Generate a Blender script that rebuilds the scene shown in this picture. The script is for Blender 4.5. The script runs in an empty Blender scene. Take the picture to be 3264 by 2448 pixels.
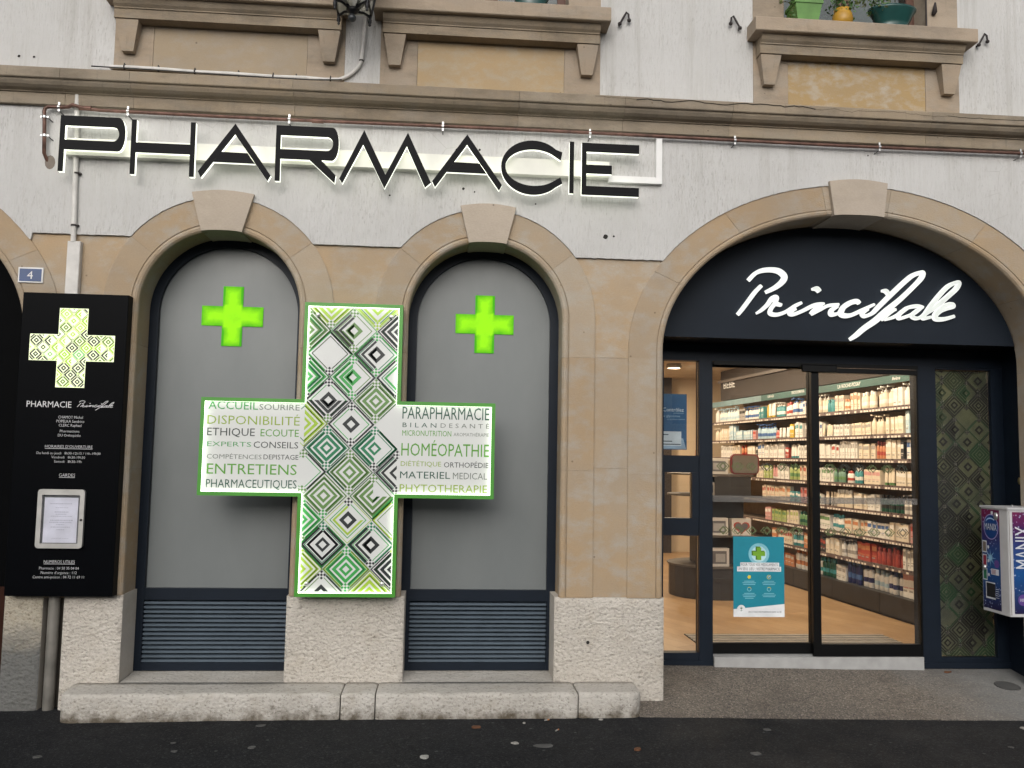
import bpy, math, random
from mathutils import Vector, Matrix, noise
random.seed(7)
R_ = math.radians
S = bpy.context.scene
COL = S.collection
# ------------------------------------------------------------------ camera
cd = bpy.data.cameras.new('camera'); cam = bpy.data.objects.new('camera', cd); COL.objects.link(cam)
RT = Vector((0.99671, -0.07906, 0.01784)); DN = Vector((0.02431, 0.08165, -0.99636)); FW = Vector((0.07732, 0.99352, 0.08331))
m3 = Matrix((RT, -DN, -FW)).transposed()
cam.matrix_world = Matrix.Translation((0, -6.1, 1.69)) @ m3.to_4x4()
cd.sensor_width = 36; cd.lens = 2770 / 3264 * 36; cd.clip_end = 500; cd.clip_start = 0.05
S.camera = cam
# ------------------------------------------------------------------ world, sun, exposure
EXPO = 0.12
S.cycles.use_denoising = True; S.cycles.denoising_prefilter = 'ACCURATE'; S.cycles.denoising_input_passes = 'RGB_ALBEDO_NORMAL'
SUN_EL, SUN_ROT = R_(24), R_(190)
w = bpy.data.worlds.new('World'); S.world = w; w.use_nodes = True
nt = w.node_tree; bg = nt.nodes['Background']
sky = nt.nodes.new('ShaderNodeTexSky'); sky.sky_type = 'NISHITA'; sky.sun_disc = False
sky.sun_elevation = SUN_EL; sky.sun_rotation = SUN_ROT; sky.air_density = 1.0; sky.dust_density = 4.0; sky.ozone_density = 1.0
hs = nt.nodes.new('ShaderNodeHueSaturation'); hs.inputs['Saturation'].default_value = 0.3
nt.links.new(sky.outputs[0], hs.inputs['Color']); nt.links.new(hs.outputs[0], bg.inputs[0]); bg.inputs[1].default_value = 0.12
sl = bpy.data.lights.new('sun', 'SUN'); sl.energy = 1.45; sl.angle = R_(85); sl.color = (1, 0.97, 0.93)
sun = bpy.data.objects.new('sun', sl); COL.objects.link(sun); sun.location = (0, -8, 9)
sd = Vector((-math.sin(SUN_ROT) * math.cos(SUN_EL) * -1, math.cos(SUN_ROT) * math.cos(SUN_EL), math.sin(SUN_EL)))
sun.rotation_euler = sd.to_track_quat('Z', 'Y').to_euler()
vs = S.view_settings; vs.view_transform = 'Standard'; vs.look = 'None'; vs.exposure = EXPO; vs.gamma = 1; vs.use_curve_mapping = False
def EM(v): return v / 2 ** EXPO

# ------------------------------------------------------------------ materials
class NT:
    def __init__(s, name):
        s.m = bpy.data.materials.new(name); s.m.use_nodes = True; s.t = s.m.node_tree; s.b = s.t.nodes['Principled BSDF']
        s.out = s.t.nodes['Material Output']; s._co = None
    def n(s, typ, **kw):
        nd = s.t.nodes.new('ShaderNode' + typ)
        for k, v in kw.items():
            if k.startswith('i_'):
                key = k[2:]; key = int(key) if key.isdigit() else key.replace('_', ' ')
                nd.inputs[key].default_value = v
            else: setattr(nd, k, v)
        return nd
    def l(s, a, b): s.t.links.new(a, b)
    def co(s):
        if s._co is None: s._co = s.n('NewGeometry').outputs['Position']
        return s._co
    def map(s, sc, loc=(0, 0, 0), rot=(0, 0, 0)):
        mp = s.n('Mapping'); mp.inputs['Scale'].default_value = sc; mp.inputs['Location'].default_value = loc; mp.inputs['Rotation'].default_value = rot
        s.l(s.co(), mp.inputs[0]); return mp.outputs[0]
    def noise(s, scale=1, detail=4, rough=.55, sc=(1, 1, 1), loc=(0, 0, 0)):
        nd = s.n('TexNoise'); nd.inputs['Scale'].default_value = scale; nd.inputs['Detail'].default_value = detail; nd.inputs['Roughness'].default_value = rough
        s.l(s.map(sc, loc), nd.inputs['Vector']); return nd.outputs['Fac']
    def vor(s, scale, feature='F1', sc=(1, 1, 1)):
        nd = s.n('TexVoronoi', feature=feature); nd.inputs['Scale'].default_value = scale; s.l(s.map(sc), nd.inputs['Vector']); return nd
    def ramp(s, f, a, b, va=0., vb=1.):
        nd = s.n('MapRange'); s.l(f, nd.inputs[0]); nd.inputs[1].default_value = a; nd.inputs[2].default_value = b; nd.inputs[3].default_value = va; nd.inputs[4].default_value = vb
        return nd.outputs[0]
    def math(s, op, a, b=None):
        nd = s.n('Math', operation=op)
        for i, v in enumerate((a, b)):
            if v is None: continue
            if isinstance(v, (int, float)): nd.inputs[i].default_value = v
            else: s.l(v, nd.inputs[i])
        return nd.outputs[0]
    def mix(s, f, a, b, mode='MIX'):
        nd = s.n('Mix', data_type='RGBA', blend_type=mode)
        for i, v in ((0, f), (6, a), (7, b)):
            if isinstance(v, (int, float)): nd.inputs[i].default_value = v
            elif isinstance(v, tuple): nd.inputs[i].default_value = (*v[:3], 1)
            else: s.l(v, nd.inputs[i])
        return nd.outputs[2]
    def island(s): return s.n('NewGeometry').outputs['Random Per Island']
    def bump(s, h, strength=.5, dist=.01, prev=None):
        nd = s.n('Bump'); nd.inputs['Strength'].default_value = strength; nd.inputs['Distance'].default_value = dist; s.l(h, nd.inputs['Height'])
        if prev is not None: s.l(prev, nd.inputs['Normal'])
        s.l(nd.outputs[0], s.b.inputs['Normal']); return nd.outputs[0]
    def set(s, col=None, rough=None, metal=None, spec=None, coat=None, em=None, emc=None):
        b = s.b.inputs
        if col is not None:
            if isinstance(col, tuple): b['Base Color'].default_value = (*col[:3], 1)
            else: s.l(col, b['Base Color'])
        if rough is not None:
            if isinstance(rough, (int, float)): b['Roughness'].default_value = rough
            else: s.l(rough, b['Roughness'])
        if metal is not None: b['Metallic'].default_value = metal
        if spec is not None: b['Specular IOR Level'].default_value = spec
        if coat is not None: b['Coat Weight'].default_value = coat
        if em is not None:
            b['Emission Strength'].default_value = em
            if emc is None: emc = col
            if isinstance(emc, tuple): b['Emission Color'].default_value = (*emc[:3], 1)
            else: s.l(emc, b['Emission Color'])
        return s.m
MC = {}
def plain(name, col, rough=.5, metal=0., var=.12, spec=None, em=None, emc=None, scale=9, coat=None):
    if name in MC: return MC[name]
    t = NT(name)
    f = t.noise(scale, 3)
    c = t.mix(t.ramp(f, .3, .7), tuple(x * (1 - var) for x in col), tuple(min(1, x * (1 + var)) for x in col))
    t.set(c, rough, metal, spec, coat, em, emc if emc else (c if em else None))
    MC[name] = t.m; return t.m

def mk_stucco():
    t = NT('ribbed_render')
    lo = t.noise(1.1, 5, .6); st = t.noise(1, 4, .65, (80, 80, 13)); st2 = t.noise(1, 3, .6, (125, 125, 24), (3, 1, 5)); st3 = t.noise(1, 4, .6, (22, 22, 1.4), (7, 2, 9))
    c = t.mix(t.ramp(lo, .35, .7), (.575, .57, .563), (.515, .51, .50))
    patch = t.ramp(t.noise(1.5, 5, .65, (1, 1, .8), (9, 4, 2)), .43, .60)
    f = t.math('MULTIPLY', t.ramp(st, .50, .70), t.ramp(patch, 0, 1, .10, .52))
    c = t.mix(f, c, (.40, .385, .36))
    f2 = t.math('MULTIPLY', t.ramp(st2, .58, .68), t.ramp(patch, 0, 1, .08, .5)); c = t.mix(f2, c, (.26, .25, .235))
    c = t.mix(t.math('MULTIPLY', t.ramp(st3, .55, .8), .35), c, (.47, .455, .42))
    sx = t.n('SeparateXYZ'); t.l(t.co(), sx.inputs[0]); dr = t.ramp(t.noise(1, 5, .7, (11, 11, .5), (2, 0, 6)), .52, .74)
    c = t.mix(t.math('MULTIPLY', dr, t.ramp(sx.outputs[2], 3.45, 4.05, 0, .5)), c, (.33, .315, .285))
    ck = t.vor(4.2, 'DISTANCE_TO_EDGE'); c = t.mix(t.math('MULTIPLY', t.ramp(ck.outputs['Distance'], .0, .012, .5, 0), t.ramp(t.noise(.9, 3), .55, .62)), c, (.3, .29, .27))
    t.set(c, .9, spec=.2)
    h = t.math('ADD', t.math('MULTIPLY', st, .7), t.math('MULTIPLY', t.noise(1, 5, .7, (160, 160, 30)), .5))
    t.bump(h, 1.0, .009); return t.m
def mk_stone(name, a, b, c2, tint=.22, stain=0., scol=(.16, .14, .11), bs=.35, grain=90, blot=1.7):
    t = NT(name)
    n1 = t.noise(blot, 5, .6); n2 = t.noise(blot * 3, 5, .65, (1, 1, 1.6), (4, 7, 1))
    c = t.mix(t.ramp(n1, .38, .66), a, b); c = t.mix(t.math('MULTIPLY', t.ramp(n2, .46, .64), .8), c, c2)
    isl = t.island(); c = t.mix(1.0, c, t.mix(isl, (1 - tint, 1 - tint, 1 - tint * .9), (1 + tint * .35, 1 + tint * .3, 1 + tint * .3)), 'MULTIPLY')
    hue = t.math('FRACT', t.math('MULTIPLY', isl, 17.3)); c = t.mix(t.math('MULTIPLY', hue, .7), c, c2)
    g = t.noise(grain, 3, .6, (1, 1, 2.2)); c = t.mix(t.ramp(g, .35, .7, 0, .22), c, tuple(x * .55 for x in a))
    ch = t.vor(6.5); c = t.mix(t.ramp(ch.outputs['Distance'], .035, .055, .7, 0), c, tuple(x * .35 for x in a))
    wn = t.noise(.8, 6, .7, (1, 1, 1.3), (6, 1, 3)); c = t.mix(t.ramp(wn, .42, .62, 0, .38), c, tuple(x * .72 for x in (a[0], a[1] * 1.03, a[2] * 1.12)))
    if stain:
        sn = t.noise(2.2, 6, .7, (1, 1, 2.5), (1, 3, 8)); c = t.mix(t.math('MULTIPLY', t.ramp(sn, .46, .72), stain), c, scol)
        sp = t.noise(1, 5, .7, (30, 30, 4), (2, 2, 2)); c = t.mix(t.math('MULTIPLY', t.ramp(sp, .58, .75), stain * .6), c, scol)
    t.set(c, .88, spec=.25)
    t.bump(t.math('ADD', t.noise(grain * .7, 4, .6, (1, 1, 2)), t.math('MULTIPLY', t.noise(11, 4), .8)), bs, .006); return t.m
def mk_rough(name, a, b, c2, low=None, bs=.9):
    t = NT(name)
    n1 = t.noise(2.2, 5, .6); c = t.mix(t.ramp(n1, .36, .68), a, b)
    c = t.mix(t.ramp(t.noise(5, 6, .7, (1, 1, 1), (3, 8, 2)), .52, .74, 0, .7), c, c2)
    pits = t.noise(52, 5, .7, (1, 1, 1.35)); c = t.mix(t.ramp(pits, .32, .47, .8, 0), c, tuple(x * .45 for x in c2))
    if low:   # moss and dirt splashed up from the street, ragged upper edge
        sx = t.n('SeparateXYZ'); t.l(t.co(), sx.inputs[0])
        z = t.math('ADD', sx.outputs[2], t.ramp(t.noise(9, 5, .7), .25, .75, -.075, .075))
        c = t.mix(t.ramp(z, low[0], low[1], .9, 0), c, low[2])
    t.set(c, .92, spec=.2)
    v = t.vor(38, 'SMOOTH_F1', (1, 1, 1.4))
    h = t.math('ADD', t.math('MULTIPLY', v.outputs['Distance'], .9), t.math('ADD', t.math('MULTIPLY', pits, .9), t.math('MULTIPLY', t.noise(20, 4, .6), 1.3)))
    t.bump(h, bs, .012); return t.m
def mk_asphalt():
    t = NT('asphalt')
    n = t.noise(.9, 6, .65); c = t.mix(t.ramp(n, .35, .7), (.0075, .0084, .0105), (.019, .0205, .024))
    g = t.vor(105).outputs['Color']; sg = t.n('SeparateColor'); t.l(g, sg.inputs[0])
    c = t.mix(t.ramp(sg.outputs[0], .80, 1, 0, .7), c, (.062, .064, .066))
    dark = t.noise(62, 4, .75); c = t.mix(t.ramp(dark, .36, .56, .85, 0), c, (.003, .0034, .0042)); c = t.mix(t.ramp(t.noise(48, 4, .8, (1, 1, 1), (3, 3, 3)), .58, .7, 0, .7), c, (.042, .045, .05))
    scuff = t.noise(2.6, 7, .75, (1, 2.2, 1), (5, 2, 0)); c = t.mix(t.ramp(scuff, .60, .74, 0, .4), c, (.04, .041, .042))
    v = t.vor(5.2); c = t.mix(t.ramp(v.outputs['Distance'], .045, .06, .55, 0), c, (.11, .112, .11))
    t.set(c, t.ramp(t.noise(2, 4), .3, .7, .65, .88), spec=.22)
    t.bump(t.math('ADD', t.noise(150, 3, .7), t.math('MULTIPLY', t.vor(130).outputs['Distance'], .7)), .8, .006); return t.m
def mk_aggregate():
    t = NT('exposed_aggregate')
    v = t.vor(95); s_ = t.n('SeparateColor'); t.l(v.outputs['Color'], s_.inputs[0])
    v2 = t.vor(150); s2 = t.n('SeparateColor'); t.l(v2.outputs['Color'], s2.inputs[0])
    c = t.mix(t.ramp(t.noise(1.4, 5, .6), .35, .7), (.16, .14, .118), (.115, .10, .085))
    c = t.mix(t.ramp(s_.outputs[0], .74, .78, 0, .5), c, (.29, .25, .205)); c = t.mix(t.ramp(s_.outputs[1], .86, .88, 0, .8), c, (.055, .05, .048))
    c = t.mix(t.ramp(s2.outputs[0], .9, .93, 0, .6), c, (.42, .37, .31)); c = t.mix(t.ramp(s2.outputs[1], .8, .85, 0, .5), c, (.09, .08, .075))
    c = t.mix(t.ramp(t.noise(2.1, 6, .7, (1, 1, 1), (8, 3, 1)), .5, .68, 0, .5), c, (.085, .068, .055))
    sx = t.n('SeparateXYZ'); t.l(t.co(), sx.inputs[0]); c = t.mix(t.ramp(t.math('ADD', sx.outputs[0], t.noise(4, 4)), 3.9, 5.0, 0, .7), c, (.27, .28, .28))
    t.set(c, .8, spec=.3); t.bump(t.math('ADD', v.outputs['Distance'], t.noise(120, 3)), .5, .004); return t.m
def mk_wood():
    t = NT('oak_floor')
    br = t.n('TexBrick'); mp = t.map((1, 1, 1), (0, 0, 0), (0, 0, R_(62))); t.l(mp, br.inputs['Vector'])
    br.inputs['Scale'].default_value = 1; br.inputs['Brick Width'].default_value = 1.3; br.inputs['Row Height'].default_value = .17; br.inputs['Mortar Size'].default_value = .0025
    br.inputs['Color1'].default_value = (.40, .265, .145, 1); br.inputs['Color2'].default_value = (.32, .205, .11, 1); br.inputs['Mortar'].default_value = (.16, .09, .04, 1)
    c = t.mix(t.ramp(t.noise(8, 5, .6, (1, .25, 1)), .4, .7, 0, .45), br.outputs['Color'], (.25, .14, .06))
    t.set(c, .42, spec=.4); return t.m
def mk_glass(name, tint=(.93, .95, .95), refl=1.0, dirt=.015):
    t = NT(name); t.t.nodes.remove(t.b)
    tr = t.n('BsdfTransparent'); tr.inputs[0].default_value = (*tint, 1); gl = t.n('BsdfGlossy'); gl.inputs['Roughness'].default_value = .01
    fr = t.n('Fresnel'); fr.inputs[0].default_value = 1.5; mx = t.n('MixShader')
    t.l(t.math('MULTIPLY', fr.outputs[0], refl), mx.inputs[0]); t.l(tr.outputs[0], mx.inputs[1]); t.l(gl.outputs[0], mx.inputs[2])
    df = t.n('BsdfDiffuse'); df.inputs[0].default_value = (.6, .6, .6, 1); m2 = t.n('MixShader')
    t.l(t.ramp(t.noise(3, 5, .7), .4, .8, 0, dirt * 2), m2.inputs[0]); t.l(mx.outputs[0], m2.inputs[1]); t.l(df.outputs[0], m2.inputs[2])
    t.l(m2.outputs[0], t.out.inputs[0]); return t.m
def mk_film(name, col, alpha, var=.3):
    t = NT(name); t.set(tuple(col), .5); c = t.ramp(t.noise(6, 4), .3, .7, alpha * (1 - var), min(1, alpha * (1 + var))); t.l(c, t.b.inputs['Alpha']); return t.m
def mk_emit(name, col, st, base=None):
    t = NT(name); f = t.noise(14, 2); c = t.mix(t.ramp(f, .3, .7), tuple(x * .96 for x in col), col)
    t.set(base or col, .4, em=EM(st), emc=c); return t.m
def mk_glow(name, lo, hi, st):
    t = NT(name); at = t.n('Attribute', attribute_name='glow'); f = t.math('ADD', at.outputs['Fac'], t.ramp(t.noise(16, 3), .3, .7, -.14, .14))
    c = t.mix(t.ramp(f, 0, 1), lo, hi); t.set((.02, .05, .01), .5, em=EM(st), emc=c, spec=.1); return t.m

STUCCO = mk_stucco()
SAND = mk_stone('sandstone', (.435, .318, .195), (.385, .315, .232), (.415, .38, .325), .2, bs=.55)
KEY = mk_stone('pink_limestone', (.45, .385, .315), (.49, .42, .345), (.42, .36, .29), .08, bs=.3, grain=60)
CORN = mk_stone('weathered_cornice_stone', (.33, .26, .175), (.37, .305, .225), (.31, .27, .215), .2, stain=.7, scol=(.12, .10, .078))
SILL = mk_stone('sill_stone', (.38, .30, .215), (.41, .335, .26), (.36, .31, .25), .1, stain=.55, scol=(.15, .128, .10))
OCHRE = mk_stone('ochre_render', (.41, .285, .135), (.37, .275, .16), (.46, .42, .36), .05, bs=.2, blot=3.6)
OCHRE2 = mk_stone('tan_panel_stone', (.42, .305, .175), (.39, .30, .19), (.41, .355, .27), .05, bs=.2, blot=3)
OCHRE3 = mk_stone('grey_tan_panel_stone', (.36, .285, .195), (.345, .285, .21), (.36, .31, .25), .05, bs=.2, blot=3)
SOCLE = mk_rough('bush_hammered_limestone', (.585, .545, .49), (.535, .495, .44), (.465, .415, .345))
SOCLE_S = mk_stone('dressed_limestone', (.58, .54, .485), (.545, .505, .45), (.50, .45, .38), .04, bs=.25, grain=50)
KERB = mk_rough('worn_limestone', (.54, .515, .475), (.46, .435, .395), (.40, .36, .30), (-.035, .06, (.085, .066, .042)), .55)
MORTAR = plain('mortar', (.27, .215, .15), .95)
ASPH = mk_asphalt(); AGG = mk_aggregate(); WOOD = mk_wood()
NAVY = plain('navy_aluminium', (.007, .012, .021), .45, var=.1, spec=.22)
NAVY2 = plain('navy_slat', (.078, .105, .135), .4, var=.08, spec=.5)
NAVYF = plain('navy_fascia', (.0085, .0135, .022), .6, var=.15, spec=.2, scale=2)
BLACKD = plain('black_door_frame', (.0028, .003, .0034), .4, spec=.2)
BLK = plain('black_gloss_panel', (.0012, .0016, .0025), .38, spec=.05)
BLKL = plain('black_letter_face', (.004, .0042, .0055), .55, spec=.12)
def mk_frost():
    t = NT('grey_frosted_film'); n = t.noise(1, 5, .6, (4, 4, 1.6)); n2 = t.noise(1.3, 5, .65)
    c = t.mix(t.ramp(n, .35, .7), (.16, .175, .178), (.18, .195, .197)); c = t.mix(t.ramp(n2, .4, .7, 0, .4), c, (.158, .171, .173)); c = t.mix(t.ramp(t.vor(2.3).outputs['Distance'], .012, .02, .8, 0), c, (.05, .05, .05))
    t.set(c, t.ramp(n2, .3, .7, .28, .5), spec=.5); return t.m
FROST = mk_frost()
WHITEP = plain('white_painted_metal', (.72, .72, .71), .4, var=.05)
PVC = plain('grey_white_conduit', (.58, .565, .54), .6, var=.1, scale=14)
COPPER = plain('oxidised_copper', (.13, .068, .052), .5, .4, var=.4, scale=18)
STEEL = plain('zinc_steel', (.5, .5, .5), .35, .9)
IRON = plain('dark_iron', (.035, .028, .028), .7, .3)
GREENF = plain('green_painted_frame', (.062, .29, .03), .4, var=.08)
GLASS = mk_glass('door_glass', (.95, .96, .96), refl=.85, dirt=.012); GLASSU = mk_glass('window_glass', (.6, .64, .64), 1.0)
GLASSD = mk_glass('tinted_glass', (.9, .9, .86), .8, .02)

# ------------------------------------------------------------------ mesh builder
class MB:
    def __init__(s): s.v = []; s.f = []; s.mi = []; s.sm = []
    def add(s, vs, fs, mi=0, smooth=False):
        o = len(s.v); s.v += [tuple(v) for v in vs]
        for f in fs: s.f.append([i + o for i in f]); s.mi.append(mi); s.sm.append(smooth)
    def box(s, x0, x1, y0, y1, z0, z1, mi=0):
        v = [(x, y, z) for x in (x0, x1) for y in (y0, y1) for z in (z0, z1)]
        s.add(v, [(0, 1, 3, 2), (4, 6, 7, 5), (0, 4, 5, 1), (2, 3, 7, 6), (0, 2, 6, 4), (1, 5, 7, 3)], mi); return s
    def cbox(s, x0, x1, y0, y1, z0, z1, c=.004, mi=0):   # box with chamfered front edges (front = y0)
        A = [(x0, z0), (x1, z0), (x1, z1), (x0, z1)]; B = [(x0 + c, z0 + c), (x1 - c, z0 + c), (x1 - c, z1 - c), (x0 + c, z1 - c)]
        v = [(x, y1, z) for x, z in A] + [(x, y0 + c, z) for x, z in A] + [(x, y0, z) for x, z in B]
        f = [(3, 2, 1, 0), (8, 9, 10, 11)]
        for k in (0, 4):
            for i in range(4): f.append((k + i, k + (i + 1) % 4, k + 4 + (i + 1) % 4, k + 4 + i))
        s.add(v, f, mi); return s
    def prism(s, poly, y0, y1, mi=0, side=None):         # poly in x,z extruded y0 (front) to y1 ; convex or simple ngon
        n = len(poly); v = [(x, y0, z) for x, z in poly] + [(x, y1, z) for x, z in poly]
        s.add(v, [tuple(range(n))], mi); s.add(v, [tuple(range(2 * n - 1, n - 1, -1))], mi if side is None else side)
        s.add(v, [(i, i + n, (i + 1) % n + n, (i + 1) % n) for i in range(n)], mi if side is None else side); return s
    def extr(s, prof, x0, x1, mi=0):                      # prof in y,z extruded along x
        n = len(prof); v = [(x0, y, z) for y, z in prof] + [(x1, y, z) for y, z in prof]
        s.add(v, [tuple(range(n)), tuple(range(2 * n - 1, n - 1, -1))] + [(i, (i + 1) % n, (i + 1) % n + n, i + n) for i in range(n)], mi); return s
    def tube(s, pts, r, seg=10, mi=0, closed=False):
        P = [Vector(p) for p in pts]; n = len(P); rs = r if isinstance(r, (list, tuple)) else [r] * n
        up = Vector((0, 1, 0.01)); vs = []
        for i, p in enumerate(P):
            a = P[i - 1] if i else P[0]; b = P[i + 1] if i < n - 1 else P[-1]; d = (b - a).normalized()
            q = d.cross(up)
            if q.length < .05: q = d.cross(Vector((1, 0, .1)))
            q.normalize(); e = d.cross(q)
            for k in range(seg):
                t = 2 * math.pi * k / seg; vs.append(p + (q * math.cos(t) + e * math.sin(t)) * rs[i])
        fs = [(i * seg + k, i * seg + (k + 1) % seg, (i + 1) * seg + (k + 1) % seg, (i + 1) * seg + k) for i in range(n - 1) for k in range(seg)]
        s.add(vs, fs, mi, True); s.add(vs, [tuple(range(seg - 1, -1, -1)), tuple(range((n - 1) * seg, n * seg))], mi); return s
    def lathe(s, prof, c=(0, 0, 0), seg=14, mi=0, axis='z', sx=1., sy=1.):
        vs = []
        for r, h in prof:
            for k in range(seg):
                t = 2 * math.pi * k / seg; a, b = r * math.cos(t) * sx, r * math.sin(t) * sy
                vs.append((c[0] + a, c[1] + b, c[2] + h) if axis == 'z' else ((c[0] + a, c[1] + h, c[2] + b) if axis == 'y' else (c[0] + h, c[1] + a, c[2] + b)))
        n = len(prof); fs = [(i * seg + k, i * seg + (k + 1) % seg, (i + 1) * seg + (k + 1) % seg, (i + 1) * seg + k) for i in range(n - 1) for k in range(seg)]
        s.add(vs, fs, mi, True); s.add(vs, [tuple(range(seg - 1, -1, -1)), tuple(range((n - 1) * seg, n * seg))], mi); return s
    def poly(s, pts, mi=0): s.add(pts, [tuple(range(len(pts)))], mi); return s
    def grid(s, f, nu, nv, mi=0, smooth=False):
        v = [f(i / nu, j / nv) for i in range(nu + 1) for j in range(nv + 1)]; k = nv + 1
        s.add(v, [(i * k + j, (i + 1) * k + j, (i + 1) * k + j + 1, i * k + j + 1) for i in range(nu) for j in range(nv)], mi, smooth); return s
    def build(s, name, mats, parent=None, glow=None):
        me = bpy.data.meshes.new(name); me.from_pydata(s.v, [], s.f)
        for m in (mats if isinstance(mats, (list, tuple)) else [mats]): me.materials.append(m)
        for i, p in enumerate(me.polygons): p.material_index = s.mi[i]; p.use_smooth = s.sm[i]
        if glow is not None:
            a = me.attributes.new('glow', 'FLOAT', 'POINT')
            for i, v in enumerate(s.v): a.data[i].value = glow(v)
        me.update(); o = bpy.data.objects.new(name, me); COL.objects.link(o)
        if parent is not None: o.parent = parent; o.location = -off(parent)
        return o
OFF = {}
def off(o): return OFF.get(o.name, Vector((0, 0, 0)))
def tag(o, label=None, cat=None, group=None, kind=None):
    if label: o['label'] = label
    if cat: o['category'] = cat
    if group: o['group'] = group
    if kind: o['kind'] = kind
    return o
def thing(name, label, cat, loc=(0, 0, 0), group=None):
    o = bpy.data.objects.new(name, None); o.empty_display_size = .1; COL.objects.link(o); o.location = loc; OFF[o.name] = Vector(loc)
    return tag(o, label, cat, group)
# ------------------------------------------------------------------ lettering
TC = {}
def glyphs(txt, thin=0., res=2):
    k = (txt, thin, res)
    if k in TC: return TC[k]
    cu = bpy.data.curves.new('lettering_source', 'FONT'); cu.body = txt; cu.size = 1; cu.resolution_u = res; cu.offset = thin; cu.fill_mode = 'FRONT'
    o = bpy.data.objects.new('lettering_source', cu); COL.objects.link(o); dg = bpy.context.evaluated_depsgraph_get(); dg.update()
    me = o.evaluated_get(dg).to_mesh(); V = [(v.co.x, v.co.y) for v in me.vertices]; F = [tuple(p.vertices) for p in me.polygons]
    o.evaluated_get(dg).to_mesh_clear(); bpy.data.objects.remove(o); bpy.data.curves.remove(cu)
    TC[k] = (V, F); return TC[k]
def capH():
    V, F = glyphs('H'); return max(v[1] for v in V)
def put_text(mb, txt, x0, x1, zb, cap, fn, mi=0, thin=0., under=0):
    """lettering between x0 and x1, base line zb, cap height cap; fn maps (x, z) of the sign to a point"""
    V, F = glyphs(txt, thin); a = min(v[0] for v in V); b = max(v[0] for v in V); sx = (x1 - x0) / (b - a); sz = cap / capH()
    mb.add([fn(x0 + (x - a) * sx, zb + y * sz) for x, y in V], F, mi)
    if under: mb.add([fn(x0, zb - under * 1.6), fn(x1, zb - under * 1.6), fn(x1, zb - under), fn(x0, zb - under)], [(0, 1, 2, 3)], mi)
# ------------------------------------------------------------------ diamond pattern
def clip(poly, r):
    x0, x1, z0, z1 = r
    for ax, lim, sg in ((0, x0, 1), (0, x1, -1), (1, z0, 1), (1, z1, -1)):
        out = []; n = len(poly)
        for i in range(n):
            a, b = poly[i], poly[(i + 1) % n]; da = (a[ax] - lim) * sg; db = (b[ax] - lim) * sg
            if da >= 0: out.append(a)
            if (da >= 0) != (db >= 0): t = da / (da - db); out.append((a[0] + (b[0] - a[0]) * t, a[1] + (b[1] - a[1]) * t))
        poly = out
        if len(poly) < 3: return None
    return poly
def dia_ring(cx, cz, h, ro, ri, sides='abcd'):
    """side strips of a diamond ring between half diagonals ro*h and ri*h; a NE, b SE, c SW, d NW"""
    D = {'a': ((0, 1), (1, 0)), 'b': ((1, 0), (0, -1)), 'c': ((0, -1), (-1, 0)), 'd': ((-1, 0), (0, 1))}
    return [[(cx + p[0] * h * ro, cz + p[1] * h * ro), (cx + q[0] * h * ro, cz + q[1] * h * ro), (cx + q[0] * h * ri, cz + q[1] * h * ri), (cx + p[0] * h * ri, cz + p[1] * h * ri)] for p, q in (D[s] for s in sides)]
def check(cx, cz, h, n=3):
    out = []; c = h * .066
    for i in range(n):
        for j in range(n):
            if (i + j) % 2: continue
            u, v = (i - (n - 1) / 2), (j - (n - 1) / 2); x = cx + (u - v) * c; z = cz + (u + v) * c
            out.append([(x, z + c), (x + c, z), (x, z - c), (x - c, z)])
    return out
RINGS = {'full': [(.995, .93), (.87, .70), (.60, .42), (.30, .15)], 'edge': [(.97, .86), (.30, .17)], 'bold': [(.93, .80), (.68, .54), (.32, .17)], 'blank': [(.99, .89)], 'thin': [(.97, .92), (.84, .70), (.60, .46), (.30, .16)], 'core': [(.38, .18)], 'duo': [(.93, .64), (.40, .16)], 'line': [(.997, .955)], 'seam': [(.785, .735)], 'mid': [(.66, .54)], 'rim': [(.97, .86)]}
def pattern(mb, items, h, rects, fn, white):
    """items: (cx, cz, [(ring set, colour index, sides)], check colour or None)"""
    def emit(pl, mi, ly):
        for r in rects:
            q = clip(pl, r)
            if q: mb.add([fn(x, z, ly) for x, z in q], [tuple(range(len(q)))], mi)
    for cx, cz, parts, chk in items:
        for rs, ci, sd in parts:
            for ro, ri in RINGS[rs]:
                for pl in dia_ring(cx, cz, h, ro, ri, sd): emit(pl, ci, 0)
        if chk is not None:
            for s in (1, -1):
                if chk[0 if s > 0 else 1] is None: continue
                c = h * .215; zc = cz + s * h * .77
                emit([(cx, zc + c), (cx + c, zc), (cx, zc - c), (cx - c, zc)], white, 1)
                for pl in check(cx, zc, h): emit(pl, chk[0 if s > 0 else 1], 2)

# ================================================================== SETTING
def asph_z(x):
    P = [(-60, -.4), (-6, -.05), (-2.3, -.024), (-1.2, -.013), (1.3, -.010), (2.5, -.031), (4, -.05), (6, -.075), (60, -.7)]
    for (a, za), (b, zb) in zip(P, P[1:]):
        if x <= b: return za + (zb - za) * (x - a) / (b - a)
    return -.7
xs = [-60, -30, -12, -6] + [-5 + .25 * i for i in range(45)] + [7, 12, 30, 60]
ys = [-60, -30, -15, -9, -6, -4, -3, -2, -1.2, -.6, -.27, .1, .5]
mb = MB(); k = len(ys)
mb.add([(x, y, asph_z(x) + (0 if y > -3 else .01 * (y + 3) * .5 if y > -15 else -.06)) for x in xs for y in ys], [(i * k + j, (i + 1) * k + j, (i + 1) * k + j + 1, i * k + j + 1) for i in range(len(xs) - 1) for j in range(k - 1)], 0, True)
tag(mb.build('road', ASPH), kind='structure')
def slab_z(x, y): return asph_z(x) + .005 + .118 * (y + .27)
mb = MB()
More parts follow.
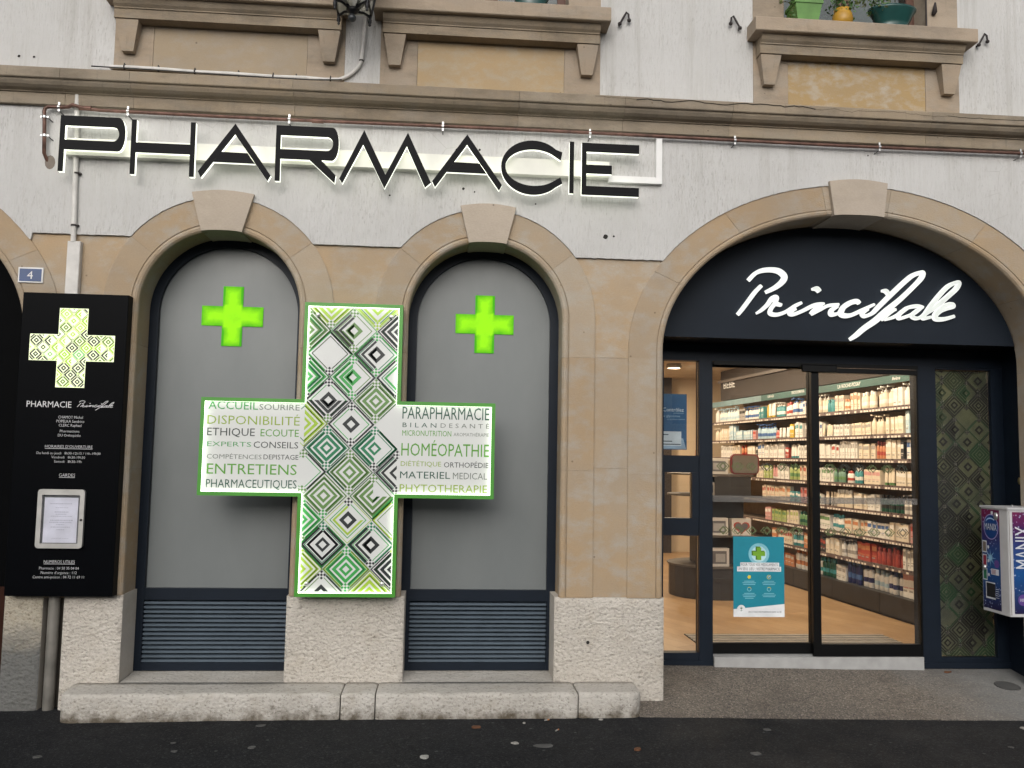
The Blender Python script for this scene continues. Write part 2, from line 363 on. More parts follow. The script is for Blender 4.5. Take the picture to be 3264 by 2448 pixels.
def slab_p(u, v):
    x = 1.34 + u * 4.6; y0 = -.275 + .012 * noise.noise((x * 3, 0, 0)) + .006 * noise.noise((x * 14, 5, 0)); y = y0 + v * (.74 - y0); return (x, y, slab_z(x, y) + .004 * noise.noise((x * 2, y * 2, 3)))
mb.grid(slab_p, 120, 20, 0, True)
mb.grid(lambda u, v: (slab_p(u, 0)[0], slab_p(u, 0)[1] - .001, slab_p(u, 0)[2] - v * .08), 120, 1)
tag(mb.build('entrance_pavement', AGG), kind='structure')

# ------------------------------------------------------------------ the building
OB = thing('added_facade_across_street', 'added grey beige houses across the street that show only in reflections', 'building', (0, -38, 0))  # out-of-view houses added to darken reflections; height and distance set for the light
OBM = plain('opposite_render', (.42, .40, .37), .9, scale=1); OBW = plain('opposite_window', (.03, .035, .04), .2)
mb = MB().box(-70, 70, -40, -38, -1.5, 9.0); mb.build('wall', OBM, OB)
for i in range(-18, 19):
    for z in (.3, 3.6, 6.4):
        wn = MB().box(i * 3.2 - .65, i * 3.2 + .65, -37.99, -37.96, z, z + (2.4 if z < 1 else 1.6)); wn.build('window', OBW, OB)
B = thing('pharmacy_building', 'old stone and white render building with arched shop openings on the street', 'building', (0, .3, 0))
W1, W2, DC, AC = (-1.567, 2.68), (.281, 2.665), (3.013, 2.462), (-4.32, 2.462)
RI, BW = .545, .235
def arch_pt(kind, c, o, s):
    """point on an arch line offset o from the opening edge; s = 0 foot left, 1..2 curve, 3 foot right"""
    a, b = (RI + o, RI + o) if kind == 'w' else (1.455 + o, 1.053 + o * .89)
    if s < 1: return (c[0] - a, .72 + (c[1] - .72) * s)
    if s > 2: return (c[0] + a, c[1] + (.72 - c[1]) * (s - 2))
    t = math.pi * (1 - (s - 1)); return (c[0] + a * math.cos(t), c[1] + b * math.sin(t))
def extrados_z(kind, c, x):
    a, b = (RI + BW, RI + BW) if kind == 'w' else (1.455 + .25, 1.053 + .222)
    u = (x - c[0]) / a
    return None if abs(u) >= 1 else c[1] + b * math.sqrt(1 - u * u)
def surround(kind, c, name, depth, key_half, key_top, joints):
    bw = BW if kind == 'w' else .25
    prof = [(bw + .003, .03), (bw + .003, -.009), (bw - .003, -.012), (.052, -.012), (.049, -.005), (.046, -.005), (.043, -.012), (.030, -.018), (.014, -.014), (.003, -.002), (0, .014), (0, .032), (.010, .036), (.010, depth)]
    mb = MB(); zc = c[1]
    def sv(z): return (z - .72) / (zc - .72)
    cuts = [0] + [sv(z) for z in joints] + [1 + a / 180 for a in ((38, 76) if kind == 'w' else (27, 54, 81))]
    cuts = cuts + [3 - q for q in cuts[::-1]]
    for a, b in zip(cuts, cuts[1:]):
        L = (b - a) * (2.0 if (a < 1 and b <= 1) or a >= 2 else (1.7 if kind == 'w' else 3.6)); g = .0008 / max(.3, L / (b - a)); n = max(1, int((b - a) * (40 if kind == 'w' else 70))) if (a < 2 and b > 1) else 1
        vs = []
        for i in range(n + 1):
            s = a + g + (b - a - 2 * g) * i / n
            for o, y in prof: p = arch_pt(kind, c, o, s); vs.append((p[0], y, p[1]))
        m = len(prof); fs = [(i * m + j, i * m + j + 1, (i + 1) * m + j + 1, (i + 1) * m + j) for i in range(n) for j in range(m - 1)]
        fs += [tuple(range(m - 1, -1, -1)), tuple(range(n * m, (n + 1) * m))]; mb.add(vs, fs, 0)
    n = 120; prof2 = [(bw, .05), (bw, -.006), (.056, -.006), (.02, -.004), (.012, .04), (.016, depth)]; vs = []
    for i in range(n + 1):
        for o, y in prof2: p = arch_pt(kind, c, o, 3 * i / n); vs.append((p[0], y, p[1]))
    m = len(prof2); mb.add(vs, [(i * m + j, i * m + j + 1, (i + 1) * m + j + 1, (i + 1) * m + j) for i in range(n) for j in range(m - 1)], 1)
    o = mb.build(name, [SAND, MORTAR], B)
    # keystone
    kb, kt = key_half; top = key_top; bot = c[1] + (RI if kind == 'w' else 1.053) - .012
    kp = [(c[0] - kb, bot - .004)] + [(c[0] - kb + 2 * kb * i / 6, bot + .006 * math.sin(math.pi * i / 6)) for i in range(1, 6)] + [(c[0] + kb, bot - .004), (c[0] + kt, top - .02)] + [(c[0] + kt - 2 * kt * i / 6, top - .02 + .022 * math.sin(math.pi * i / 6)) for i in range(1, 6)] + [(c[0] - kt, top - .02)]
    mk = MB().prism(kp, -.05, .34); mk.build('keystone', KEY, o)
    return o
surround('w', W1, 'arch_surround', .30, (.138, .212), 3.50, (1.56, 2.42)); surround('w', W2, 'arch_surround', .30, (.134, .198), 3.48, (1.60, 2.40))
surround('d', DC, 'arch_surround', .36, (.19, .222), 3.775, (1.58, 2.41)); surround('d', AC, 'arch_surround', .36, (.19, .222), 3.775, (1.58, 2.41))
# pier stonework between the arches, in courses
mb = MB()
for x0, x1 in ((-2.845, W1[0] - .60), (W1[0] + .60, W2[0] - .60), (W2[0] + .60, 1.54), (4.49, 6.0), (-7.5, -5.79)):
    zs = [.722, 1.45, 1.62, 2.405, 3.16] if x0 < 1 else [.722, 1.6, 2.41, 3.16]
    zs = [z for z in zs if z != 1.45]
    mb = MB()
    for a, b in zip(zs, zs[1:]): mb.box(x0, x1, 0, .3, a + .001, b - .001)
    mb.box(x0 + .002, x1 - .002, .006, .29, .70, 3.18, 1); mb.build('stone_pier', [SAND, MORTAR], B)

# render above the arches
mb = MB(); xx = []
x = -7.5
while x < 6.0: xx.append(x); x += .008
def stz(x):
    z = 3.115 if x < -2.842 else 3.16 if x < -1 else (3.15 if x < .5 else 3.122)
    z += .002 * noise.noise((x * 5, 0, 0)) + .004 * noise.noise((x * 31, 2, 0))
    for kd, c in (('w', W1), ('w', W2), ('d', DC), ('d', AC)):
        e = extrados_z(kd, c, x)
        if e: z = max(z, e + .002 * noise.noise((x * 13, 4, 0)) + .003 * noise.noise((x * 37, 1, 0)))
    return z
YS = -.020; n = len(xx)
vs = [(x, YS, stz(x)) for x in xx] + [(x, YS, 4.06) for x in xx] + [(x, .02, stz(x)) for x in xx]
mb.add(vs, [(i, i + 1, i + 1 + n, i + n) for i in range(n - 1)] + [(i, i + 2 * n, i + 1 + 2 * n, i + 1) for i in range(n - 1)], 0)
UW = (W1[0] + .002, .281, 3.0235)
ux = [-7.5] + [v for c in UW for v in (c - .798, c + .798)] + [6.0]
for i in range(0, len(ux), 2): mb.box(ux[i], ux[i + 1], YS, .05, 4.25, 6.6)
HOLES = [(-1.17 + .0, 0)]
for hx, hz, hr in ((.045, 3.875, .008), (.21, 3.88, .009), (.10, 3.59, .010), (.135, 3.73, .008), (.42, 3.80, .006), (-.42, 3.52, .007), (.62, 3.50, .006), (1.13, 3.28, .018), (1.19, 3.285, .008), (-3.0, 4.40, .010), (-2.9, 4.40, .008), (.18, 3.57, .006), (3.1, 3.97, .006)):
    mb.add([(hx + hr * math.cos(t * .7) * (1 + .25 * math.sin(3 * t)), YS - .0015, hz + hr * math.sin(t * .7)) for t in range(9)], [tuple(range(9))], 1)
mb.build('rendered_wall', [STUCCO, plain('drill_hole', (.02, .018, .016), .9)], B)
# wall core (closes the shell behind render and stone)
mb = MB(); mb.box(-7.5, 6.0, .02, .36, 3.62 + .16, 4.9)
mb.box(-7.5, -5.8, .03, 9.2, -.3, 6.6); mb.box(5.2, 6.0, .40, 9.2, -.3, 6.6); mb.box(4.75, 5.2, .01, .4, -.1, 3.3)
mb.box(-7.5, 6.0, .9, 9.2, 4.0, 6.6)
mb.build('wall_core', MORTAR, B)
# cornice
prof = [(.0, 4.295), (-.152, 4.275), (-.158, 4.268), (-.158, 4.206), (-.152, 4.20), (-.140, 4.199), (-.136, 4.185), (-.122, 4.166), (-.100, 4.152), (-.074, 4.143), (-.066, 4.141), (-.066, 4.135), (-.054, 4.133), (-.054, 4.056), (-.05, 4.052), (0, 4.052)]
cut = [-7.5, -4.2, -2.66, -2.2, -1.10, .48, 1.24, 2.03, 3.53, 6.0]
mb = MB()
for a, b in zip(cut, cut[1:]): mb.extr(prof, a + .001, b - .001)
px = 1.02; pz = 4.262; rng = random.Random(3); pts = [(px, pz)]
while px < 5.6:
    px += rng.uniform(.015, .06); pz += rng.uniform(-.009, .0088); pz = min(4.264, max(4.238, pz)); pts.append((px, pz))
for (a, za), (b, zb) in zip(pts, pts[1:]):
    t = .004 if 1.3 < a < 2.6 else (.0025 if a > 3.6 else .001)
    mb.add([(a, -.1592, za - t), (b, -.1592, zb - t), (b, -.1592, zb + t), (a, -.1592, za + t)], [(0, 1, 2, 3)], 1)
mb.build('cornice', [CORN, plain('crack', (.025, .02, .015), .95)], B)
# plinths with dressed margins and bush-hammered faces
def plinth(x0, x1, z0, z1, y0=-.012, y1=.36, holes=()):
    mb = MB(); m = .03
    nx, nz = int((x1 - x0) / .016), int((z1 - z0) / .016)
    def f(u, v):
        x = x0 + u * (x1 - x0); z = z0 + v * (z1 - z0); e = min(x - x0, x1 - x, z1 - z)
        k = min(1, max(0, (e - m) / .012)); d = .005 * k + k * (.004 * noise.noise((x * 26, z * 26, 1)) + .0035 * noise.noise((x * 60, z * 60, 4)))
        r = .010 * (1 - min(1, e / .012)) ** 2
        return (x, y0 - d + r, z)
    mb.grid(f, nx, nz, 0, True)
    g = .010
    mb.add([(x0, y0 + g, z0), (x0, y1, z0), (x0, y1, z1), (x0, y0 + g, z1)], [(0, 1, 2, 3)], 1); mb.add([(x1, y0 + g, z0), (x1, y1, z0), (x1, y1, z1), (x1, y0 + g, z1)], [(3, 2, 1, 0)], 1)
    mb.add([(x0, y0 + g, z1), (x1, y0 + g, z1), (x1, y1, z1), (x0, y1, z1)], [(0, 1, 2, 3)], 1)
    for hx, hz in holes: mb.add([(hx + .012 * math.cos(t * .7), y0 - .018, hz + .012 * math.sin(t * .7)) for t in range(9)], [tuple(range(9))], 2)
    return mb.build('plinth', [SOCLE, SOCLE_S, plain('drill_hole', (.02, .018, .016), .9)], B)
plinth(-2.488, -2.108, -.05, .722); plinth(-1.032, -.238, .14, .722); plinth(.797, 1.569, -.03, .722, holes=((1.03, .42),)); plinth(4.47, 6.0, -.15, .722)
mb = MB(); LST = mk_rough('stained_limestone', (.46, .42, .35), (.40, .36, .28), (.34, .27, .17), (.33, .55, (.13, .135, .135)))
o = plinth(-2.866, -2.622, -.05, .722); o.data.materials[0] = LST
mb = MB().box(-2.62, -2.49, .06, .3, -.05, .722); mb.build('pipe_recess', plain('dark_recess_stone', (.06, .052, .042), .95), B)  # back of the pipe recess, coloured darker than the plinths
# window sills at pavement level
for c in (W1, W2):
    mb = MB(); a, b = c[0] - RI + .009, c[0] + RI - .009
    mb.grid(lambda u, v: (a + u * (b - a), -.012 + v * .34, .148 + .012 * v + .003 * noise.noise((u * 9 + a, v * 3, 0))), 30, 8, 0, True); mb.build('street_sill', KERB, B)
# ------------------------------------------------------------------ shop windows
LOUV = 14
for c, lx in ((W1, 0), (W2, 1)):
    win = thing('shop_window', None, None, (c[0], .28, .16)); win.parent = B; win.location = Vector((c[0], .28, .16)) - off(B)
    xl, xr = c[0] - .56, c[0] + .56; zb = .163
    mb = MB()
    # arched frame ring
    n = 48; ro, ri = .56, .492; yf, yb = .262, .33
    po = [(xl, zb)] + [(c[0] - .56 * math.cos(math.pi * i / n), c[1] + .56 * math.sin(math.pi * i / n)) for i in range(n + 1)] + [(xr, zb)]
    pi_ = [(c[0] - ri, zb)] + [(c[0] - ri * math.cos(math.pi * i / n), c[1] + ri * math.sin(math.pi * i / n)) for i in range(n + 1)] + [(c[0] + ri, zb)]
    m = len(po); vs = [(x, yf, z) for x, z in po] + [(x, yf, z) for x, z in pi_] + [(x, yb, z) for x, z in pi_]
    mb.add(vs, [(i, i + 1, m + i + 1, m + i) for i in range(m - 1)] + [(m + i, m + i + 1, 2 * m + i + 1, 2 * m + i) for i in range(m - 1)], 0)
    mb.box(c[0] - ri, c[0] + ri, yf + .002, yb, zb, zb + .055); mb.box(c[0] - ri, c[0] + ri, yf + .002, yb, .648, .728)
    mb.build('window_frame', NAVY, win).location = -off(win)
    pp = [(c[0] - ri - .004, .72)] + [(c[0] - (ri + .004) * math.cos(math.pi * i / n), c[1] + (ri + .004) * math.sin(math.pi * i / n)) for i in range(n + 1)] + [(c[0] + ri + .004, .72)]
    MB().prism(pp, .300, .312).build('frosted_panel', FROST, win)
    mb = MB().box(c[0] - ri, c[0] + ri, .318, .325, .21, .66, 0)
    dz = (.646 - .218) / LOUV
    for i in range(LOUV):
        z = .22 + i * dz; mb.extr([(.270, z), (.270, z + dz * .5), (.296, z + dz * .6), (.316, z + dz * .6), (.316, z + dz * .4), (.286, z)], c[0] - ri + .002, c[0] + ri - .002, 1)
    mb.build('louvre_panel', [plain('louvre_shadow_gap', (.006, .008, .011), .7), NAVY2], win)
# left doorway
dw = thing('dark_doorway', None, None, (AC[0], .3, 0)); dw.parent = B; dw.location = Vector((AC[0], .3, 0)) - off(B)
n = 40; pp = [(AC[0] - 1.45, -.03)] + [(AC[0] - 1.45 * math.cos(math.pi * i / n), AC[1] + 1.05 * math.sin(math.pi * i / n)) for i in range(n + 1)] + [(AC[0] + 1.45, -.03)]
MB().prism(pp, .345, .355).build('door_panel', plain('black_matt_door', (.0012, .0014, .0018), .6, spec=.04), dw)
mb = MB().cbox(-5.6, -4.4, .33, .344, .05, .72).cbox(-4.25, -2.98, .33, .344, .05, .72); mb.build('kick_panel', plain('brown_wood', (.03, .011, .007), .6, spec=.1), dw)
# ------------------------------------------------------------------ entrance
EN = thing('shop_entrance', None, None, (DC[0], .7, .1)); EN.parent = B; EN.location = Vector((DC[0], .7, .1)) - off(B)
n = 60; zf = 2.622
t0 = math.asin((zf - DC[1]) / 1.05)
pp = [(DC[0] - 1.452 * math.cos(t0 + (math.pi - 2 * t0) * i / n), DC[1] + 1.05 * math.sin(t0 + (math.pi - 2 * t0) * i / n)) for i in range(n + 1)]
MB().prism(pp, .335, .352).build('fascia_panel', NAVYF, EN)
MB().box(1.56, 4.62, .353, .80, zf, zf + .05).build('recess_soffit', BLACKD, EN)
for a, b in ((4.585, 4.64), (1.52, 1.575)): MB().box(a, b, .361, .74, .0, zf - .001).build('recess_lining', NAVY, EN)
mb = MB()
mb.box(1.576, 4.584, .70, .80, 2.485, zf - .001)                      # header
mb.box(1.576, 1.745, .70, .79, .09, 2.484); mb.box(2.032, 2.14, .692, .79, .09, 2.484)
mb.box(3.838, 4.004, .692, .79, .075, 2.484); mb.box(4.482, 4.584, .70, .79, .075, 2.484)
mb.box(1.746, 2.031, .70, .78, .09, .19); mb.box(1.576, 2.141, .684, .692, .085, .135); mb.box(3.838, 4.584, .684, .692, .07, .118); mb.box(4.005, 4.481, .70, .78, .075, .155)
mb.box(1.746, 2.031, .702, .78, 1.59, 1.724); mb.box(1.746, 2.031, .702, .78, 1.095, 1.23); mb.box(4.005, 4.481, .702, .78, 2.466, 2.483)
mb.box(1.976, 2.031, .699, .76, 1.231, 1.589); mb.box(1.746, 1.756, .704, .76, 1.231, 1.589)
mb.build('entrance_frame', NAVY, EN)
mb = MB().box(1.746, 2.031, .735, .741, 1.725, 2.484).box(1.757, 1.975, .735, .741, 1.231, 1.589).box(1.746, 2.031, .735, .741, .191, 1.094); mb.build('side_window_glass', GLASS, EN)
MB().box(2.141, 3.837, .655, .80, .06, .166).build('threshold', plain('pale_sill_concrete', (.36, .36, .355), .7), EN)
mb = MB().box(2.142, 3.0, .69, .698, .167, .183); mb.build('threshold_rail', STEEL, EN)
# sliding door leaves
DG = [plain('olive_film', (.11, .14, .06), .6), plain('dark_film', (.03, .032, .026), .6)]
FROSTB = mk_film('frosted_strip', (.17, .16, .15), .5, .15)
def leaf(x0, x1, y, sw, zt):
    lf = thing('sliding_door', None, None, ((x0 + x1) / 2, y, .17)); lf.parent = B; lf.location = Vector(((x0 + x1) / 2, y, .17)) - off(B)
    mb = MB().box(x0, x0 + sw[0], y, y + .045, .17, zt).box(x1 - sw[1], x1, y, y + .045, .17, zt).box(x0 + sw[0], x1 - sw[1], y + .001, y + .044, .17, .262).box(x0 + sw[0], x1 - sw[1], y + .001, y + .044, zt - .04, zt)
    mb.build('door_frame', BLACKD, lf)
    gx0, gx1 = x0 + sw[0], x1 - sw[1]
    MB().box(gx0, gx1, y + .02, y + .026, .262, zt - .04).build('door_pane', GLASS, lf)
    MB().box(gx0 + .002, gx1 - .002, y + .0176, y + .0184, 1.360, 1.411).build('frosted_band', FROSTB, lf)
    mb = MB(); rng = random.Random(int(x0 * 100))
    for zc in (1.645, 1.137):
        xq = gx0 + .092
        while xq < gx1 - .03:
            k_ = 0 if rng.random() < .7 else 1
            for pl in dia_ring(xq, zc, .036, 1.0, .56): mb.add([(a, y + .0172, b) for a, b in pl], [(0, 1, 2, 3)], k_)
            for sgn in (-1, 1):
                if rng.random() < .8:
                    for pl in dia_ring(xq + sgn * .019, zc, .036, 1.0, .68, 'ab' if sgn > 0 else 'cd'): mb.add([(a, y + .0172, b) for a, b in pl], [(0, 1, 2, 3)], k_)
            xq += .1195
    mb.build('diamond_decals', [mk_film('olive_decal', (.10, .13, .05), .75, .2), mk_film('dark_decal', (.03, .035, .025), .75, .2)], lf)
    return lf
leaf(2.142, 2.985, .715, (.004, .045), 2.48); leaf(2.942, 3.837, .662, (.063, .014), 2.45)
MB().box(2.142, 3.837, .655, .66, 2.452, 2.484).build('door_track', BLACKD, EN)
mb = MB().cbox(2.86, 3.15, .635, .654, 2.41, 2.47, .006); mb.build('door_sensor', BLACKD, EN)
# patterned side glass
MB().box(4.005, 4.481, .738, .744, .156, 2.465).build('patterned_pane', GLASSD, EN)
rng = random.Random(11); items = []; h = .104
for j in range(26):
    for i in range(4):
        cx = 4.03 + i * 2 * h + (h if j % 2 else 0) - .05; cz = .16 + j * h * .97
        q = rng.random(); ci = rng.choice([0, 0, 1, 1, 2]); c2 = rng.choice([0, 1, 2])
        if q < .24: pa = [('full', ci, 'abcd')]
        elif q < .46: pa = [('rim', ci, 'abcd'), ('core', 0, 'abcd')]
        elif q < .6: pa = [('full', ci, 'cd'), ('rim', c2, 'ab'), ('core', ci, 'abcd')]
        elif q < .76: pa = [('bold', 0, 'abcd')]
        elif q < .9: pa = [('rim', c2, 'bc'), ('core', ci, 'abcd')]
        else: pa = [('blank', ci, 'ab')]
        items.append((cx, cz, pa, (0 if rng.random() < .7 else ci, ci if rng.random() < .7 else None)))
mb = MB(); pattern(mb, items, h, [(4.006, 4.480, .158, 2.463)], lambda a, b, l: (a, .7360 - .0003 * l, b), 3)
mb.build('patterned_film', [plain('black_film_print', (.008, .008, .008), .6), plain('green_film_print', (.010, .040, .014), .6), plain('olive_film_print', (.020, .035, .014), .6), mk_film('grey_film_print', (.11, .105, .08), .7)], EN)
mb = MB(); mb.box(4.007, 4.479, .7448, .7456, .158, 2.463); tf = NT('translucent_film'); tr_ = tf.n('BsdfTranslucent'); dfb = tf.n('BsdfDiffuse'); mxs = tf.n('MixShader'); mxs.inputs[0].default_value = .6
cl_ = tf.mix(tf.ramp(tf.noise(3, 4, .6), .35, .65), (.30, .325, .26), (.135, .16, .125)); tf.l(cl_, tr_.inputs[0]); tf.l(cl_, dfb.inputs[0]); tf.l(dfb.outputs[0], mxs.inputs[1]); tf.l(tr_.outputs[0], mxs.inputs[2]); tf.l(mxs.outputs[0], tf.out.inputs[0])
mb.build('backing_film', tf.m, EN)
# key lock on the lining
mb = MB().lathe([(.030, 0), (.030, -.006), (.022, -.010), (.012, -.011)], (4.5845, .52, 1.57), 16, 0, 'x', .55, 1); mb.build('key_lock', plain('brass', (.32, .25, .12), .4, .8), EN)
# ------------------------------------------------------------------ upper windows
FRM = plain('brown_window_frame', (.10, .045, .03), .6)
for c, pan in zip(UW, (OCHRE3, OCHRE2, OCHRE)):
    win = thing('upper_window', None, None, (c, 0, 4.3)); win.parent = B; win.location = Vector((c, 0, 4.3)) - off(B)
    for s in (-1, 1):
        mb = MB(); a, b = sorted((c + s * .798, c + s * .532)); mb.box(a + .001, b - .001, -.024, .25, 4.29, 4.905); a, b = sorted((c + s * .798, c + s * .56)); mb.box(a, b, -.024, .25, 4.906, 6.6)
        mb.build('stone_jamb', SILL, win)
    MB().box(c - .531, c + .531, -.022, .2, 4.29, 4.90).build('apron_panel', pan, win)
    sl_ = MB().extr([(.2, 4.91), (-.198, 4.905), (-.205, 4.898), (-.205, 4.806), (-.198, 4.80), (-.025, 4.80), (.2, 4.80)], c - .842, c + .842)
    so = sl_.build('window_sill', SILL, win)
    pr_ = [(-.024, 4.799), (-.165, 4.799), (-.160, 4.788), (-.145, 4.762), (-.128, 4.745), (-.128, 4.737), (-.120, 4.735), (-.116, 4.672), (-.024, 4.668)]
    MB().extr(pr_, c - .777, c + .777).build('sill_moulding', CORN, win)
    for s in (-1, 1):
        cc = c + s * .692; mb = MB()
        tp = [(cc - .078, 4.667), (cc + .078, 4.667), (cc + .041, 4.455), (cc - .041, 4.455)]
        vs = [(x, -.108 if z > 4.6 else -.072, z) for x, z in tp] + [(x, -.025, z) for x, z in tp]
        mb.add(vs, [(3, 2, 1, 0), (0, 1, 5, 4), (1, 2, 6, 5), (2, 3, 7, 6), (3, 0, 4, 7)], 0); mb.build('corbel', SILL, win)
    mb = MB()
    for a, b in ((-.56, -.50), (-.05, .05), (.50, .56)): mb.box(c + a, c + b, .16, .20, 4.911, 6.6)
    mb.box(c - .50, c - .05, .162, .2, 4.911, 4.96); mb.box(c + .05, c + .50, .162, .2, 4.911, 4.96); mb.build('casement_frame', FRM, win)
    MB().box(c - .50, c + .50, .178, .184, 4.961, 6.6).build('casement_pane', GLASSU, win)
    MB().box(c - .55, c + .55, .35, .36, 4.7, 6.6).build('pane_backing', plain('grey_pane_backing', (.19, .23, .23), .9), win)  # unseen grey sheet added behind the panes so no sky shows through
# shutter hooks
for hx, hz, fl in ((1.245, 4.91, 1), (2.088, 4.93, -1), (4.0, 4.905, 1)):
    hk = MB(); y = -.05
    hk.tube([(hx - .03 * fl, -.02, hz - .045), (hx - .03 * fl, y, hz - .045), (hx - .005 * fl, y, hz + .0), (hx + .02 * fl, y, hz + .045), (hx + .035 * fl, y, hz + .03), (hx + .04 * fl, y, hz - .01)], [.007, .007, .008, .008, .008, .006], 8)
    for a, b in ((-.03, -.045), (.04, -.015)): hk.lathe([(.003, -.014), (.013, -.008), (.015, 0), (.013, .008), (.003, .014)], (hx + a * fl, y, hz + b), 10)
    hk.build('shutter_hook', IRON, B)
mb = MB().tube([(3.627, -.03, 5.09), (3.627, -.05, 5.10), (3.630, -.055, 5.17)], [.014, .02, .007], 8).tube([(3.575, -.026, 4.91), (3.575, -.026, 5.3)], .007, 6); mb.build('shutter_hinge', IRON, B)
# ------------------------------------------------------------------ shop interior
FZ = .16
CRM = plain('cream_wall', (.62, .50, .36), .8, var=.06, scale=2); BRN = plain('brown_bulkhead', (.036, .026, .021), .7, var=.1, scale=2)
MB().box(.9, 5.19, .745, 9.19, FZ - .05, FZ).build('shop_floor', WOOD, B)
mb = MB().box(.9, 5.19, .81, 9.19, 3.05, 3.1); mb.build('shop_ceiling', plain('ceiling_paint', (.55, .46, .36), .9), B)
mb = MB().box(.8, .9, .8, 9.19, 0, 3.1).box(.9, 5.19, 8.3, 8.4, FZ, 3.05); mb.build('shop_wall', CRM, B)
mb = MB().box(3.60, 3.78, 8.1, 8.29, FZ, 3.05); mb.build('dark_pilaster', BRN, B)
mb = MB().box(.9, 1.56, .40, .80, FZ, 3.05).box(.9, 5.19, .401, .80, zf + .052, 3.3); mb.build('front_lining', BRN, B)
# =================================================================== shelving along the right-hand wall
TH = math.atan2(.0724, .9974); TD = Vector((-math.sin(TH), math.cos(TH), 0)); ND = Vector((math.cos(TH), math.sin(TH), 0)); WO = Vector((4.494, 1.928, 0))
def wp(u, d, z): p = WO + TD * u + ND * d; return (p.x, p.y, z)
def wbox(mb, u0, u1, d0, d1, z0, z1, mi=0):
    v = [wp(u, d, z) for u in (u0, u1) for d in (d0, d1) for z in (z0, z1)]
    mb.add(v, [(0, 1, 3, 2), (4, 6, 7, 5), (0, 4, 5, 1), (2, 3, 7, 6), (0, 2, 6, 4), (1, 5, 7, 3)], mi)
U0, U1 = -1.05, 5.25
SHZ = [.66, .925, 1.197, 1.467, 1.733, 1.985, 2.262]
SU = thing('shelving_unit', 'long wall of dark shop shelves with turquoise header strip behind sliding doors', 'shelving', wp(2.2, .2, FZ))
SHM = plain('shelf_board', (.20, .155, .115), .6); DKC = plain('dark_cabinet', (.022, .021, .021), .5); BPK = plain('shelf_back', (.29, .215, .145), .8)
mb = MB(); wbox(mb, U0, U1, .42, .46, FZ, 2.9); mb.build('back_panel', BPK, SU)
mb = MB(); cu = [U0, -.3, .62, 1.55, 2.48, 3.4, 4.3, U1]
for a, b in zip(cu, cu[1:]): wbox(mb, a + .003, b - .003, 0, .41, FZ + .03, .385)
wbox(mb, U0, U1, .03, .41, FZ, FZ + .03); mb.build('base_cabinet', DKC, SU)
LBL = plain('price_label', (.68, .62, .55), .6); RAILM = plain('price_rail', (.12, .085, .08), .5)
rng = random.Random(5)
for z in SHZ:
    mb = MB(); wbox(mb, U0, U1, .03, .41, z - .022, z - .004); sh = mb.build('shelf', SHM, SU)
    mb = MB(); wbox(mb, U0, U1, .018, .029, z - .036, z + .004, 0); u = U0 + .1
    while u < U1 - .1:
        w_ = rng.uniform(.03, .045)
        if rng.random() < .8: wbox(mb, u, u + w_, .0165, .0178, z - .036, z - .016, 1)
        if rng.random() < .45: wbox(mb, u + .004, u + w_ - .012, .0168, .0178, z - .013, z + .003, 2)
        u += w_ + rng.uniform(.008, .03)
    mb.build('price_rail', [RAILM, LBL, plain('dark_tag', (.03, .015, .015), .5)], sh)
TEAL = plain('turquoise_header', (.001, .060, .050), .5, em=EM(.02)); PBL = plain('pale_blue_header', (.13, .21, .23), .5, em=EM(.03))
mb = MB(); wbox(mb, U0, 3.42, .03, .06, 2.498, 2.577, 0); wbox(mb, 3.42, U1, .03, .06, 2.498, 2.577, 1)
hd = mb.build('header_strip', [TEAL, PBL], SU)
WHT = plain('white_lettering', (.75, .75, .73), .5, em=EM(.12))
mb = MB()
def hfn(a, z): return wp(-a, .028, z)
for txt, u_l, u_r, zb, cp in (('URIAGE', 3.21, 3.03, 2.53, .030), ('BIODERMA', 2.53, 2.20, 2.532, .036), ('LA ROCHE-POSAY', 1.42, .95, 2.52, .040), ('Avène', .37, .23, 2.525, .034)):
    put_text(mb, txt, -u_l, -u_r, zb, cp, hfn)
mb.build('header_lettering', WHT, hd)
mb = MB(); wbox(mb, U0, 5.0, .10, .40, 2.60, 3.049); bk = mb.build('bulkhead', BRN, SU)
mb = MB(); put_text(mb, 'BÉBÉ', -4.88, -4.46, 2.775, .10, lambda a, z: wp(-a, .098, z)); mb.build('bulkhead_lettering', WHT, bk)
mb = MB(); wbox(mb, U0, 5.0, .05, .09, 2.86, 2.90); mb.build('lighting_rail', plain('rail_paint', (.11, .09, .08), .5), bk)
# ceiling lights
LW = mk_emit('warm_lamp', (1, .80, .56), 4.0)
for i, (lx, ly) in enumerate(((3.75, 1.6), (3.55, 3.0), (3.40, 4.5), (3.25, 6.0), (2.3, 2.3), (2.0, 5.0), (3.2, 7.4))):
    cl = thing('ceiling_light', 'warm round ceiling lamp above the shop shelves', 'ceiling light', (lx, ly, 3.0), 'round lamps in the shop ceiling')
    MB().lathe([(.10, .05), (.11, .02), (.11, -.01), (.09, -.012)], (lx, ly, 3.0), 18).build('lamp_ring', plain('lamp_ring_metal', (.4, .4, .4), .4, .6), cl)
    MB().lathe([(.088, .0), (.088, -.016)], (lx, ly, 3.0), 18).build('lamp_lens', LW, cl)
    L = bpy.data.lights.new('lamp_light', 'AREA'); L.shape = 'DISK'; L.size = .17; L.energy = (32 if i < 4 else 24) / 2 ** EXPO * 1.6; L.color = (1, .80, .57)
    lo = bpy.data.objects.new('lamp_light', L); COL.objects.link(lo); lo.parent = cl; lo.location = (0, 0, -.025); lo.rotation_euler = (0, -R_(24) if i < 4 else 0, 0)
